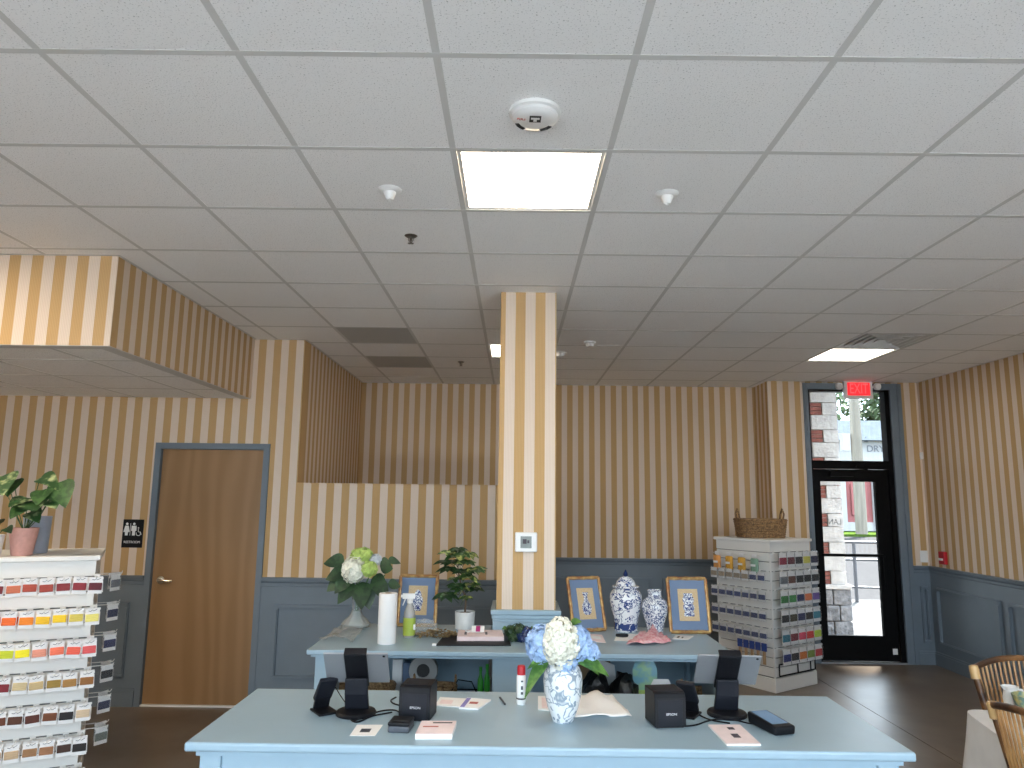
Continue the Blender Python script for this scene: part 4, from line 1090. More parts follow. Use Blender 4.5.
p = onB(434, 646); tag(MB().cbox((0, 0, .006), (.024, .014, .012)).build('eraser', 'paper', bevel=.001, loc=p + Vector((0, .01, 0))), 'tiny white eraser at the front edge of back counter', 'eraser')
# small dark and blue posy before the column
p = onB(521, 642); PO = p + Vector((0, .05, 0))
t = thing('posy', 'small posy of dark and blue flowers before the column base', 'flowers', PO)
for i, (dx, dz, rr, m_) in enumerate(((-.06, .05, .035, 'leaf_dark'), (-.015, .06, .04, 'leaf_dark'), (.03, .05, .035, 'cobalt'), (-.04, .02, .03, 'leaf_dark'), (.01, .025, .035, 'cobalt'))):
    flower_head('flower_head', t, (dx, -.01 * i, dz), (rr, rr, rr * .8), 40, .014, m_, 30 + i)
for dx, L in ((.07, .05), (.05, .05), (-.08, .05)): leaf(t, (dx, 0, .06), (dx * 6, -.4, .4), L, .018, 'leaf_mid', .4)
# ginger jar
p = onB(628, 633)
t = thing('ginger_jar', 'tall blue and white lidded ginger jar on the back counter', 'jar', (p.x, p.y + .075, BC))
jb = MB().lathe([(.07, 0), (.074, .004), (.074, .055), (.08, .08), (.095, .14), (.104, .19), (.1, .225), (.084, .25), (.066, .262), (.062, .268)], 44).build('jar_body', 'ginger', t, smooth=True)
MB().lathe([(.0755, .012), (.0755, .05), (.0765, .052), (.0765, .054)], 44, cap=False).build('base_band', porcelain('cobalt_band', BLUE, 26, .3, .62), jb, smooth=True)
MB().lathe([(.021, -.001), (.026, .001), (.028, 0)], 24, Tr(0, -.103, .175) @ Matrix.Rotation(R(90), 4, 'X')).build('medallion', porcelain('medallion_blue', BLUE, 60, .36, .6), jb)
ld_ = MB().lathe([(.072, .266), (.086, .270), (.084, .277), (.064, .283), (.058, .305), (.036, .328), (.012, .336)], 40).build('lid', 'ginger', t, smooth=True)
MB().lathe([(.012, .334), (.014, .345), (.016, .352), (.008, .366), (.002, .378)], 18).build('finial', 'cobalt', ld_, smooth=True)
p = onB(657, 635)
t = thing('porcelain_vase', 'shorter blue and white porcelain vase beside the ginger jar', 'vase', (p.x, p.y + .06, BC))
MB().lathe([(.045, 0), (.05, .004), (.05, .02), (.062, .07), (.078, .13), (.082, .165), (.074, .195), (.05, .215), (.042, .225), (.042, .25), (.048, .262), (.043, .262), (.037, .25)], 40).build('vase_body', 'ginger_fine', t, smooth=True)
# pink cloth, glasses, papers
M['pink_cloth'] = two_tone('pink_print_fabric', (.66, .26, .30, 1), (.76, .50, .52, 1), 40, .4, .6, .9)
crumple('pink_cloth', [onB(626, 646), onB(671, 644), onB(663, 636), onB(640, 634)], BC, .03, 'pink_cloth', 'crumpled pink patterned cloth before the porcelain vase', 'cloth', 13, 16, 12, lift=lambda u, v: .075 * max(0, 1 - abs(u - .55) * 4) * max(0, v - .25))
sheet('white_slip', ((614, 641), (636, 641), (640, 634), (617, 634)), BC, .0015, 'paper', 'white paper slip under the black eyeglass case', 'paper')
p = G(622, 637, BC + .002); tag(MB().lathe([(.0, -.04), (.009, -.034), (.011, 0), (.009, .034), (0, .04)], 14, Matrix.Rotation(R(90), 4, 'Y'), cap=False).build('eyeglass_case', 'black_plastic', loc=(p.x, p.y, BC + .0125), smooth=True), 'black eyeglass case on a white slip', 'case')
sheet('loose_notes', ((672, 639), (688, 640), (694, 636), (676, 635)), BC, .0012, 'paper', 'small white notes before the right picture', 'paper', [(.2, .3, .35, .7, 'cobalt'), (.5, .3, .6, .6, 'ink')])
sheet('price_card', ((586, 641), (606, 643), (602, 635), (585, 634)), BC, .002, 'pink_paper', 'pale printed card before the left bottle picture', 'card', [(.1, .4, .8, .8, 'paper')])

# ------------------------------------------------------------------ things on the open shelf
M['wicker'] = two_tone('wicker_weave', (.13, .07, .03, 1), (.40, .25, .12, 1), 70, .35, .62, .8, bump=.6)
M['wicker_dark'] = two_tone('seagrass_weave', (.10, .055, .025, 1), (.34, .20, .09, 1), 80, .35, .62, .8, bump=.6)
def basket(name, p, w_, d_, h_, rz, label, m='wicker', handles=True, coils=7):
    t = thing(name, label, 'basket', p, rz, None)
    def rr(s, z, k=28):
        out = []
        for i in range(k):
            a = 2 * PI * i / k; ca, sa = math.cos(a), math.sin(a); e = .45
            out.append((math.copysign(abs(ca) ** e, ca) * w_ / 2 * s, math.copysign(abs(sa) ** e, sa) * d_ / 2 * s, z))
        return out
    b = MB(); r = h_ / coils * .62
    for i in range(coils):
        z = r + i * (h_ - 2 * r) / (coils - 1); b.tube(rr(.9 + .1 * i / (coils - 1), z), r, 6, closed=True)
    b.build('weave', m, t, smooth=True)
    q = rr(.88, .006); n = len(q); MB().add(q, [tuple(range(n))]).build('bottom', m, t)
    if handles:
        for s in (-1, 1):
            MB().tube([(s * w_ * .47, -d_ * .12, h_ * .85), (s * w_ * .5, -d_ * .13, h_ * 1.25), (s * w_ * .5, 0, h_ * 1.5), (s * w_ * .5, d_ * .13, h_ * 1.25), (s * w_ * .47, d_ * .12, h_ * .85)], r * .6, 6).build('handle', m, t, smooth=True)
    return t
p = S(358, 690, 4.4); basket('storage_basket', (p.x, 4.42, SH), .40, .26, .13, 0, 'wicker storage basket on the shelf behind the left tablet', handles=False)
p = S(436, 690, 4.4); basket('storage_basket', (p.x - .01, 4.42, SH), .24, .24, .125, 0, 'small wicker basket on the shelf behind the left printer')
t = thing('tape_dispenser', 'grey tape dispenser with a round hole on the shelf', 'tape dispenser', (S(420, 680, 4.45).x, 4.62, SH), 0)
m = Matrix.Rotation(R(90), 4, 'X')
MB().lathe([(.04, -.03), (.085, -.03), (.088, -.02), (.088, .02), (.085, .03), (.04, .03), (.04, -.03)], 32, Tr(0, 0, .17) @ m, cap=False).build('roll_housing', mat('warm_grey_plastic', (.33, .33, .32, 1), .5), t, smooth=True)
MB().box((-.1, -.035, 0), (.1, .035, .1)).build('base', mat('warm_grey_plastic_2', (.30, .30, .29, 1), .5), t, bevel=.01)
MB().lathe([(.039, -.02), (.039, .02)], 24, Tr(0, 0, .17) @ m).build('hub', 'dark', t)
p = S(397, 680, 4.5)
t = thing('folded_papers', 'white and blue folded packets standing on the shelf', 'papers', (p.x, 4.72, SH)); MB().box((-.06, -.02, 0), (.0, .0, .21)).build('packet', 'paper', t); MB().box((.005, -.02, 0), (.07, .01, .19)).build('packet', 'mat_blue', t)
p = S(455, 690, 4.35)
t = thing('wire_stand', 'small bent black wire stand on the shelf', 'wire stand', (p.x + .03, 4.4, SH)); MB().tube([(-.05, 0, .0), (-.05, 0, .11), (-.02, .03, .16), (.06, .03, .15), (.09, 0, .1), (.09, 0, 0)], .004, 6).tube([(-.05, .06, 0), (-.05, .06, .1), (.09, .06, .1), (.09, .06, 0)], .004, 6).build('wire', 'black_metal', t, smooth=True)
M['green_plastic'] = mat('bright_green_plastic', (.03, .28, .03, 1), .3)
for i, (dx, h_) in enumerate(((-.02, .24), (.018, .26))):
    t = thing('green_bottle', ['slim bright green bottle on the shelf left of the centre panel', 'taller slim green bottle touching the shelf centre panel'][i], 'bottle', (S(484, 680, 4.4).x + dx, 4.4 - .02 * i, SH), 0, 'slim green bottles on the shelf')
    MB().lathe([(.014, 0), (.017, .004), (.017, h_ * .7), (.008, h_ * .82), (.008, h_ * .9)], 18).build('body', 'green_plastic', t, smooth=True); MB().lathe([(.0095, h_ * .9), (.0095, h_)], 14).build('cap', 'green_plastic', t)
M['bin_bag'] = mat('black_plastic_bag', (.008, .009, .01, 1), .28, bump=(40, .6, .01))
p = S(595, 680, 4.35); tag(MB().blob((0, 0, .09), (.085, .1, .14), 3, .4, 2.4, 4, 0).build('plastic_bag', 'bin_bag', loc=(p.x, 4.38, SH), smooth=True), 'crumpled black plastic bag on the shelf right of the vase', 'bag', 'black bags on the shelf')
p = S(624, 680, 4.35); tag(MB().blob((0, 0, .085), (.085, .1, .14), 3, .4, 2.6, 8, 0).build('plastic_bag', 'bin_bag', loc=(p.x + .01, 4.38, SH), smooth=True), 'crumpled black plastic bag on the shelf left of the right printer', 'bag', 'black bags on the shelf')
p = S(585, 670, 4.7); t = thing('cardboard_box', 'brown cardboard box at the back of the open shelf', 'box', (p.x + .02, 4.74, SH)); MB().box((-.16, -.09, 0), (.13, .09, .29)).build('carton', 'cardboard', t); MB().add([(-.16, -.091, .29), (.13, -.091, .29), (.13, -.13, .26), (-.16, -.13, .26)], [(0, 1, 2, 3)]).build('flap', 'cardboard', t)
M['bag_print'] = two_tone('blue_printed_pouch', (.20, .42, .50, 1), (.34, .55, .32, 1), 14, .45, .6, .3)
def pouch(name, px_, y, w_, h_, m_, label, z0=SH):
    p = S(px_, 680, y); t = thing(name, label, 'bag', (p.x, y, z0)); vs_, fs = [], []
    for sgn in (-1, 1):
        for j in range(7):
            for i in range(5):
                u, v = i / 4, j / 6; vs_.append(((u - .5) * w_ * (1 if v < .85 else 1 - (v - .85) * 2), sgn * .03 * math.sin(PI * u) * (1 - v) ** .7 + sgn * .001, v * h_))
    for g in range(2):
        for j in range(6):
            for i in range(4): a = g * 35 + j * 5 + i; fs.append((a, a + 1, a + 6, a + 5))
    MB().add(vs_, fs).build('pouch', m_, t, smooth=True); MB().cbox((0, -.033, h_ * .35), (w_ * .6, .002, h_ * .25)).build('label_print', 'petal_green', t)
pouch('zip_pouch', 645, 4.36, .14, .30, 'bag_print', 'pale blue zip pouch with green label on the shelf')
pouch('small_pouch', 661, 4.34, .12, .2, 'paper', 'small white pouch with green label beside the blue pouch')
p = S(700, 690, 4.4); basket('storage_basket', (p.x + .02, 4.42, SH), .24, .24, .12, 0, 'wicker basket on the shelf behind the right tablet')
t = thing('white_packet', 'white paper packet behind the black bags on the shelf', 'packet', (S(605, 670, 4.56).x, 4.56, SH)); MB().add([(-.06, 0, 0), (.08, 0, 0), (.06, .02, .22), (-.03, .02, .255), (-.06, .03, 0), (.08, .03, 0), (.06, .025, .22), (-.03, .025, .255)], [(0, 1, 2, 3), (7, 6, 5, 4), (0, 4, 5, 1), (1, 5, 6, 2), (2, 6, 7, 3), (3, 7, 4, 0)]).build('sheet', 'paper', t)

# ------------------------------------------------------------------ thread display racks
M['rack'] = mat('white_laminate', (.76, .745, .71, 1), .45)
M['core'] = mat('slat_groove', (.17, .165, .16, 1), .7)
RH, RW = 1.35, .62
slat_me = MB().box((-RW / 2, -RW / 2, 0), (RW / 2, RW / 2, .0775)).mesh('slat', bevel=.003, seg=1); slat_me.materials.append(M['rack'])
hook_me = MB().tube([(0, 0, 0), (0, -.13, 0), (0, -.137, .012)], .0022, 5).box((-.014, -.003, -.012), (.014, 0, .012)).mesh('hook'); hook_me.materials.append(M['rack'])
def make_rack(label, loc, rz):
    t = thing('display_rack', label, 'display rack', loc, rz, 'white slatwall display racks')
    MB().box((-RW / 2 + .012, -RW / 2 + .012, .09), (RW / 2 - .012, RW / 2 - .012, RH - .11)).build('core', 'core', t)
    MB().box((-RW / 2 - .01, -RW / 2 - .01, 0), (RW / 2 + .01, RW / 2 + .01, .12)).build('plinth', 'rack', t, bevel=.004)
    MB().box((-RW / 2, -RW / 2, RH - .115), (RW / 2, RW / 2, RH - .028)).build('header', 'rack', t)
    MB().box((-RW / 2 - .02, -RW / 2 - .02, RH - .028), (RW / 2 + .02, RW / 2 + .02, RH)).build('cap', 'rack', t, bevel=.005)
    z = .1305
    while z < RH - .18:
        obj('slat', slat_me, None, t, (0, 0, z)); z += .085
    for sx_ in (-1, 1):
        for sy_ in (-1, 1): MB().cbox((sx_ * (RW / 2 - .004), sy_ * (RW / 2 - .004), .66), (.014, .014, 1.1)).build('corner_trim', 'rack', t)
    return t
card_me = MB().prism([(-.040, -.05), (.040, -.05), (.040, .022), (.036, .028), (.036, .034), (.040, .04), (.040, .05), (-.040, .05), (-.040, .04), (-.036, .034), (-.036, .028), (-.040, .022)], -.0008, .0008, Matrix.Rotation(R(90), 4, 'X')).mesh('card'); card_me.materials.append(M['paper'])
print_me = MB().tube([(-.022, -.0015, .038), (-.01, -.0015, .034), (0, -.0015, .042), (.008, -.0015, .035), (.026, -.0015, .046)], .0016, 4).mesh('print'); print_me.materials.append(M['slate_plastic'])
_tm = {}
def thread_mesh(rgb):
    if rgb not in _tm:
        m_ = mat('thread_%d_%d_%d' % rgb, srgb(*rgb), .6, noise=(160, .18, (.15, .15, 4)))
        me = MB().cbox((0, 0, -.006), (.074, .011, .046)).mesh('thread', bevel=.004); me.materials.append(m_); _tm[rgb] = me
    return _tm[rgb]
def pack(M4, rgb, label, group, sc_=1.0, prn=True):
    o = bpy.data.objects.new('thread_card', None); C.objects.link(o); o.empty_display_size = .02
    o.matrix_world = M4 @ Matrix.Scale(sc_, 4); tag(o, label, 'thread', group)
    obj('card', card_me, None, o); obj('thread', thread_mesh(rgb), None, o)
    if prn: obj('print', print_me, None, o)
    return o
ORD = ['first', 'second', 'third', 'fourth', 'fifth', 'sixth', 'seventh', 'eighth']
ROW = ['top row', 'second row', 'third row', 'fourth row', 'fifth row', 'sixth row', 'lowest row']
def cname(c):
    r, g, b_ = c; mx, mn = max(c), min(c)
    if mx < 45: return 'black'
    if mx - mn < 28: return 'white' if mx > 215 else 'grey' if mx < 165 else 'pale grey'
    if r >= g and r >= b_:
        if g > .78 * r: return 'yellow' if b_ < .75 * g and mx > 170 else ('beige' if mx > 150 else 'olive')
        if g > .5 * r: return ('tan' if b_ > .55 * g else 'gold') if mx > 150 and r < 225 else ('orange' if mx > 150 else 'brown')
        if mx > 215: return 'orange' if b_ < .5 * g + 8 and g > 60 else 'coral'
        return 'rust' if g > .33 * r and mx > 140 else ('brown' if g > .4 * r else ('crimson' if mx > 110 else 'maroon'))
    if g >= r and g >= b_: return 'lime' if r > .8 * g else ('teal' if b_ > .7 * g else 'green')
    return 'navy' if mx < 110 else ('purple' if r > .7 * b_ and g < .7 * b_ else ('teal' if g > .8 * b_ else 'blue'))
LA = R(27)
lc = Vector((-2.385, 4.29, 0)); h_ = RW / 2 + .02
r_ = Vector((math.cos(LA), math.sin(LA), 0)); n_ = Vector((-math.sin(LA), math.cos(LA), 0))
LC = lc - r_ * h_ + n_ * h_
rackL = make_rack('white slatwall rack of thread cards at the left edge', LC, LA)
RML = Tr(*LC) @ Matrix.Rotation(LA, 4, 'Z')
rows = [[(150, 40, 30), (120, 25, 30), (190, 100, 65), (165, 60, 35), (150, 48, 30), (125, 22, 28), (130, 18, 30), (92, 12, 28)],
        [(225, 60, 30), (230, 80, 30), (232, 100, 25), (240, 130, 15), (240, 185, 20), (250, 200, 30), (212, 190, 85), (228, 215, 115)],
        [(120, 180, 60), (150, 190, 60), (198, 205, 35), (242, 222, 20), (225, 145, 120), (238, 112, 80), (232, 92, 70), (216, 84, 84)],
        [(170, 80, 80), (160, 60, 60), (122, 20, 32), (200, 178, 135), (196, 170, 122), (152, 122, 52), (162, 118, 58), (140, 90, 36)],
        [(140, 80, 50), (120, 60, 30), (102, 50, 22), (80, 40, 16), (82, 34, 16), (112, 60, 26), (22, 12, 16), (206, 182, 152)],
        [(210, 200, 190), (225, 220, 210), (192, 166, 132), (190, 162, 128), (152, 110, 72), (152, 106, 72), (62, 36, 22), (24, 16, 12)],
        [(190, 180, 170), (205, 195, 180), (180, 170, 160), (150, 140, 130), (200, 190, 175), (120, 110, 100), (140, 130, 120), (180, 175, 165)]]
Z0, DZ = 1.2315, .170
for ri, rw in enumerate(rows):
    zz = Z0 - DZ * ri
    for ci, col in enumerate(rw):
        x = RW / 2 + .012 - (7 - ci) * .0775
        obj('hook', hook_me, None, rackL, (x, -RW / 2, zz))
        for dpt, wh_ in ((.122, ''), (.088, ' behind another')):
            jz = rnd.uniform(-.003, .003)
            pack(RML @ Tr(x + rnd.uniform(-.003, .003), -RW / 2 - dpt, zz - .036 + jz) @ Matrix.Rotation(R(rnd.uniform(-4, 4)), 4, 'Y'), col,
                 '%s thread card%s, %s in the %s of the left rack' % (cname(col), wh_, ORD[ci], ROW[ri]), 'thread cards on the left rack', .88, dpt > .1)
# hooks on the rack's right side
M['blister'] = clear('clear_blister', (.95, .96, .97, 1), .035, .1, .07)
blister_me = MB().cbox((0, 0, 0), (.082, .02, .1)).mesh('blister', bevel=.006); blister_me.materials.append(M['blister'])
for ri, col in enumerate([(110, 115, 125), (30, 38, 80), (22, 24, 84), (18, 18, 30), (36, 40, 78), (112, 120, 112)]):
    zz = Z0 - DZ * ri
    for k, y in enumerate((-RW / 2 + .06, -RW / 2 + .16)):
        hk = obj('hook', hook_me, None, rackL, (RW / 2, y, zz), (0, 0, PI / 2))
        o = pack(RML @ Tr(RW / 2 + .105 - .01 * k, y, zz - .044) @ Matrix.Rotation(PI / 2 - R(rnd.uniform(38, 58)), 4, 'Z'), col, '%s side thread pack of the left rack, %s, %s one' % (cname(col), ROW[ri], ['nearer', 'farther'][k]), 'thread packs on the side of the left rack', .95, False)
        obj('blister', blister_me, None, o)

RA = R(35)
RC0 = Vector((2.375, 6.86, 0)); r_ = Vector((math.cos(RA), math.sin(RA), 0)); n_ = Vector((-math.sin(RA), math.cos(RA), 0))
RCN = RC0 + (r_ + n_) * (RW / 2 + .01)
rackR = make_rack('white slatwall rack with a basket on top by the exit door', RCN, RA)
RMR = Tr(*RCN) @ Matrix.Rotation(RA, 4, 'Z')
rows = [[(150, 20, 55), (95, 14, 36), (18, 16, 24), (222, 212, 90), (24, 26, 70)], [(110, 112, 116), (105, 60, 38), (28, 26, 26), (24, 22, 22), (20, 20, 20)],
        [(36, 120, 46), (52, 140, 60), (24, 30, 90), (225, 120, 70), (110, 80, 160)], [(22, 22, 26), (70, 64, 40), (40, 44, 90), (24, 22, 26), (60, 140, 160)],
        [(40, 120, 140), (130, 26, 40), (220, 60, 90), (225, 50, 40), (190, 215, 50)], [(28, 44, 120), (20, 18, 24), (215, 120, 40), (130, 150, 50), (200, 50, 50)]]
for ri, rw in enumerate(rows):
    zz = 1.2315 - .170 * ri
    for ci, col in enumerate(rw):
        x = -RW / 2 + .045 + ci * .122
        obj('hook', hook_me, None, rackR, (x, -RW / 2, zz))
        o = pack(RMR @ Tr(x, -RW / 2 - .10, zz - .06), col, '%s thread pack, %s in the %s of the exit rack, right face' % (cname(col), ORD[ci], ROW[ri]), 'thread packs on the right face of the exit rack', 1.38, False)
        obj('blister', blister_me, None, o)
# left face: four large skeins, then rows of small navy packs and a row of wooden tools
LF = RMR @ Tr(-RW / 2, 0, 0) @ Matrix.Rotation(-PI / 2, 4, 'Z')     # local x runs along the face, -y points out
for ci, col in enumerate([(214, 150, 84), (214, 160, 60), (206, 156, 62), (126, 160, 138)]):
    x = -RW / 2 + .07 + ci * .145
    obj('hook', hook_me, None, rackR, (-RW / 2, -x, 1.2), (0, 0, -PI / 2))
    o = thing('thread_skein', '%s thread skein, %s of the four large ones on the exit rack' % (['orange', 'amber', 'golden', 'sea green'][ci], ORD[ci]), 'thread', (0, 0, 0), 0, 'large skeins on the exit rack'); o.matrix_world = LF @ Tr(x, -.08, 1.115)
    MB().cbox((0, 0, -.005), (.078, .034, .135)).build('skein', mat('skein_%d' % ci, srgb(*col), .7, noise=(60, .25, (1, 1, .2))), o, bevel=.014, seg=3, smooth=True)
    MB().cbox((0, -.024, .0), (.05, .004, .02)).build('paper_band', 'paper', o); MB().cbox((0, 0, .085), (.05, .003, .03)).build('hang_tab', 'paper', o)
NAVY = (62, 74, 120)
for ri in range(4):
    zz = 1.2315 - .170 * (ri + 1)
    for ci in range(7):
        x = -RW / 2 + .045 + ci * .09
        obj('hook', hook_me, None, rackR, (-RW / 2, -x, zz), (0, 0, -PI / 2))
        col = (168, 150, 126) if ri == 0 and ci < 5 else NAVY
        o = pack(LF @ Tr(x, -.10, zz - .048), col, '%s thread pack, %s in the %s of the exit rack, left face' % ('tan' if col != NAVY else 'slate blue', ORD[ci], ROW[ri + 1]), 'thread packs on the left face of the exit rack', .95, False)
        obj('blister', blister_me, None, o)
for ci in range(5):
    x = .0 + ci * .066; zz = .445
    obj('hook', hook_me, None, rackR, (-RW / 2, -x, zz), (0, 0, -PI / 2))
    o = thing('wooden_tool', 'blue headed wooden stitching tool, %s in the low row of the exit rack' % ORD[ci], 'tool', (0, 0, 0), 0, 'wooden tools on the exit rack'); o.matrix_world = LF @ Tr(x, -.08, zz - .01)
    MB().cbox((0, 0, -.04), (.05, .012, .07)).build('card_header', mat('blue_card_%d' % ci, srgb(50, 74, 140), .5), o); MB().cbox((0, 0, -.13), (.03, .012, .12)).build('wooden_stick', mat('pale_wood_%d' % ci, srgb(176, 146, 112), .6), o, bevel=.004)
# empty black bracket low on the right face
t_ = MB().tube([(-.26, -RW / 2 - .012, .24), (.29, -RW / 2 - .012, .24)], .006, 5).tube([(-.26, -RW / 2 - .012, .14), (.29, -RW / 2 - .012, .14)], .006, 5)
for x in (-.26, .02, .22, .29): t_.tube([(x, -RW / 2 - .012, .14), (x, -RW / 2 - .012, .24)], .006, 5)
t_.build('wire_bracket', 'black_metal', rackR)
# basket on the rack
p = G(757, 541, RH)
basket('seagrass_basket', (RCN.x - .02, RCN.y - .02, RH), .46, .3, .185, R(5), 'brown seagrass basket with two handles on top of the exit rack', 'wicker_dark', True, 8)

# plants on the left rack
def pot(p, r0, r1, h_, m_, label, name='flower_pot'):
    t = thing(name, label, 'plant', p); MB().lathe([(r0, 0), (r0 + .003, .003), (r1, h_), (r1 - .006, h_), (r1 - .01, h_ - .02)], 32).build('pot', m_, t, smooth=True)
    MB().lathe([(r1 - .01, h_ - .018), (0, h_ - .012)], 24, cap=False).build('soil', 'soil', t); return t
M['pink_pot'] = mat('pink_speckled_pot', (.56, .30, .26, 1), .6, noise=(50, .08))
M['grey_pot'] = mat('blue_grey_pot', (.30, .34, .42, 1), .5, noise=(12, .08))
def rackpt(px, py, ly):      # point on the cap along a pixel's ray at the rack's local depth ly
    d = ray(px, py); inv = RML.inverted(); o = inv @ CAM; dd = inv.to_3x3() @ d
    k = (ly - o.y) / dd.y; q = o + dd * k; return RML @ Vector((q.x, ly, RH))
PP = rackpt(22, 550, -.2)
t = pot(PP, .05, .074, .155, 'pink_pot', 'marbled leaf plant in a pink pot on the left rack')
def pv(px, py, dy=0): return S(px, py, PP.y + dy) - PP
for px_, py_, dx, dy, dz, L, W, dr, m_, dyy in ((35, 500, .55, -.75, -.25, .15, .085, .15, 'leaf_marble', -.05), (52, 487, .8, -.5, -.35, .15, .08, .3, 'leaf_marble', 0), (40, 478, .9, -.35, .15, .17, .06, .6, 'leaf_marble', .02), (60, 482, .6, -.5, -.7, .17, .07, .2, 'leaf_deep', .0), (44, 490, .3, -.8, -.45, .13, .06, .2, 'leaf_deep', -.03), (28, 498, -.2, -.8, -.2, .12, .06, .2, 'leaf_marble', -.05), (50, 500, .7, -.6, -.1, .12, .055, .3, 'leaf_marble', -.03), (14, 480, .3, -.7, -.5, .13, .06, .2, 'leaf_deep', .0), (27, 506, -.1, -.8, -.35, .12, .06, .2, 'leaf_deep', -.06), (30, 512, .8, -.5, -.1, .12, .05, .4, 'leaf_marble', -.04),
                                      (2, 476, .6, -.7, -.35, .17, .085, .3, 'leaf_marble', -.04), (10, 488, -.3, -.8, -.2, .14, .07, .3, 'leaf_deep', .0)):
    bs = pv(px_, py_, dyy)
    leaf(t, bs, (dx, dy, dz), L, W, m_, dr, .15, (0, -.6, .8), 1, [(0, 0, .13), bs * .55 + Vector((0, 0, .03)), bs])
q = rackpt(35, 545, -.02)
t = thing('grey_pot', 'tall blue grey pot behind the pink pot on the left rack', 'pot', q); MB().lathe([(.064, 0), (.067, .004), (.074, .215), (.068, .215), (.062, .05)], 32).build('pot', 'grey_pot', t, smooth=True); MB().lathe([(.067, .195), (0, .2)], 20, cap=False).build('soil', 'soil', t)
q = rackpt(-9, 550, -.25)
t = pot(q, .045, .058, .12, 'white_plastic', 'small vine in a white pot cut off at the left edge')
qq = Vector(q)
for px_, py_, dx, dz in ((6, 528, .8, -.1), (0, 524, .2, .4)): bs = S(px_, py_, qq.y) - qq; leaf(t, bs, (dx, -.5, dz), .07, .03, 'leaf_dark', .3, .2, (0, -.6, .8), 1, [(0, 0, .1), bs])

# ------------------------------------------------------------------ clothed table, chairs
M['cloth'] = mat('white_tablecloth', (.76, .76, .76, 1), .85, noise=(8, .04))
M['bamboo'] = two_tone('honey_bamboo', (.30, .14, .045, 1), (.55, .31, .12, 1), 9, .3, .7, .4)
M['bamboo_dark'] = two_tone('burnt_bamboo', (.05, .022, .012, 1), (.30, .14, .05, 1), 12, .45, .75, .35)
TA = R(-12)
tc = Vector((2.15, 3.66, 0)); TW, TD = .9, 1.4
ex = Vector((math.cos(TA), math.sin(TA), 0)); ey = Vector((-math.sin(TA), math.cos(TA), 0))
TC = tc + ex * (TW / 2) - ey * (TD / 2)
t = thing('dining_table', 'table hidden under a white cloth at the right edge', 'table', TC, TA)
MB().box((-TW / 2 + .05, -TD / 2 + .06, .715), (TW / 2 - .05, TD / 2 - .06, .74)).build('tabletop', 'wood', t)
for a in (-1, 1):
    for c in (-1, 1): MB().cbox((a * (TW / 2 - .12), c * (TD / 2 - .12), .357), (.06, .06, .715)).build('leg', 'wood', t)
vs_, fs = [], []
k = 120
def rrect(hx_, hy_, s, extra):
    # superellipse outline walked by angle
    a = 2 * PI * s; ca, sa = math.cos(a), math.sin(a); e = .13
    return Vector((math.copysign(abs(ca) ** e, ca) * hx_, math.copysign(abs(sa) ** e, sa) * hy_, 0)) * 1.0
levels = [(.744, 0, 0), (.750, -.02, 0), (.744, .006, 0), (.70, .012, .1), (.6, .02, .35), (.45, .035, .7), (.3, .05, 1.0), (.24, .055, 1.1)]
for z, off, amp in levels[1:]:
    for i in range(k):
        s = i / k
        p = rrect(TW / 2, TD / 2, s, 0); d = p.normalized()
        corner = (abs(p.x) / (TW / 2)) * (abs(p.y) / (TD / 2))
        fold = amp * (.018 * math.sin(s * 2 * PI * 9 + 1) + .06 * corner ** 6)
        vs_.append((p.x + d.x * (off + fold), p.y + d.y * (off + fold), z))
L_ = len(levels) - 1
for j in range(L_ - 1):
    for i in range(k): fs.append((j * k + i, j * k + (i + 1) % k, (j + 1) * k + (i + 1) % k, (j + 1) * k + i))
fs.append(tuple(range(k)))
o = MB().add(vs_, fs).build('tablecloth', 'cloth', loc=TC, rot=(0, 0, TA), smooth=True); tag(o, 'plain white cloth draped over the right hand table', 'tablecloth')
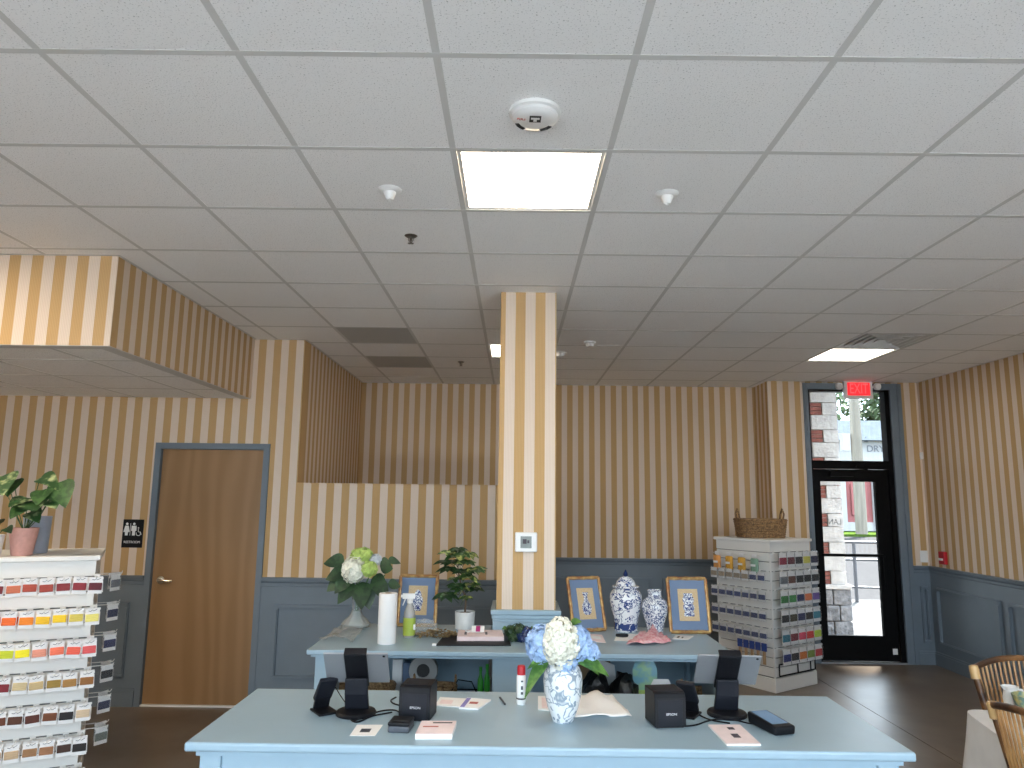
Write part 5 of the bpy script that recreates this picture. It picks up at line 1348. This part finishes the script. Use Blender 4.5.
def chair(loc, rz, label):
    t = thing('bamboo_chair', label, 'chair', loc, rz, 'bamboo chairs at the white table')
    W2 = .25; ht = .9
    for s in (-1, 1):
        pts = [(s * .21, .2, 0), (s * .215, .2, .43), (s * .235, .235, .68), (s * .26, .275, ht)]
        MB().tube(pts, .017, 10).build('back_post', 'bamboo_dark', t, smooth=True)
        MB().lathe([(.021, -.05), (.0215, 0), (.02, .012), (.008, .016)], 12, Tr(s * .26, .275, ht) @ Matrix.Rotation(R(-10), 4, 'X')).build('post_cap', mat('bamboo_node_tan', (.58, .38, .17, 1), .4), t, smooth=True)
        MB().tube([(s * .21, -.2, 0), (s * .215, -.2, .43)], .017, 10).build('leg', 'bamboo', t, smooth=True)
        MB().tube([(s * .213, -.2, .2), (s * .213, .2, .2)], .01, 8).build('stretcher', 'bamboo', t, smooth=True)
    def top(u): return Vector((u * .26, .275 + .045 * (1 - u * u), ht + .035 * (1 - u * u)))
    def low(u): return Vector((u * .225, .222 + .03 * (1 - u * u), .53))
    MB().tube([top(-1 + i / 8) for i in range(17)], .015, 10).build('top_rail', 'bamboo_dark', t, smooth=True)
    MB().tube([low(-1 + i / 5) for i in range(11)], .012, 8).build('lower_rail', 'bamboo_dark', t, smooth=True)
    for i in range(17):
        u = -1 + (i + 1) / 9
        MB().tube([low(u), (low(u) + top(u)) / 2 + Vector((0, .006, 0)), top(u)], .006, 6).build('spindle', 'bamboo', t, smooth=True)
    MB().box((-.225, -.22, .42), (.225, .215, .45)).build('seat', 'bamboo', t, bevel=.012)
    MB().box((-.205, -.2, .45), (.205, .19, .485)).build('cushion', 'cloth', t, bevel=.015)
    return t
chair((2.60, 3.56, 0), R(8), 'bamboo spindle chair at the far end of the white table')
# the second chair's back runs along the left side of the table
chair((2.265, 2.90, 0), R(96), 'bamboo spindle chair tucked in at the near side of the table')
p = G(1012, 707, .75)
t = thing('white_jug', 'small white jug on the clothed table', 'jug', (p.x, p.y, .75))
MB().lathe([(.026, 0), (.03, .005), (.036, .04), (.03, .07), (.027, .08), (.035, .096), (.032, .096), (.023, .08)], 28).build('body', 'white_plastic', t, smooth=True)
MB().tube([(.024, 0, .082), (.055, 0, .078), (.06, 0, .046), (.033, 0, .028)], .006, 8).build('handle', 'white_plastic', t, smooth=True)
MB().add([(-.029, -.014, .096), (-.029, .014, .096), (-.052, 0, .102), (-.029, 0, .075)], [(0, 2, 1), (0, 3, 2), (1, 2, 3)]).build('spout', 'white_plastic', t)
p = G(1023, 712, .75)
t = thing('patterned_bowl', 'teal and gold patterned bowl beside the white jug', 'bowl', (p.x + .02, p.y - .02, .75))
MB().lathe([(.03, 0), (.034, .006), (.06, .04), (.07, .08), (.066, .08), (.055, .042), (.0, .012)], 32, cap=False).build('bowl', two_tone('teal_gold_glaze', (.12, .24, .22, 1), (.60, .48, .14, 1), 20, .42, .6, .3), t, smooth=True)
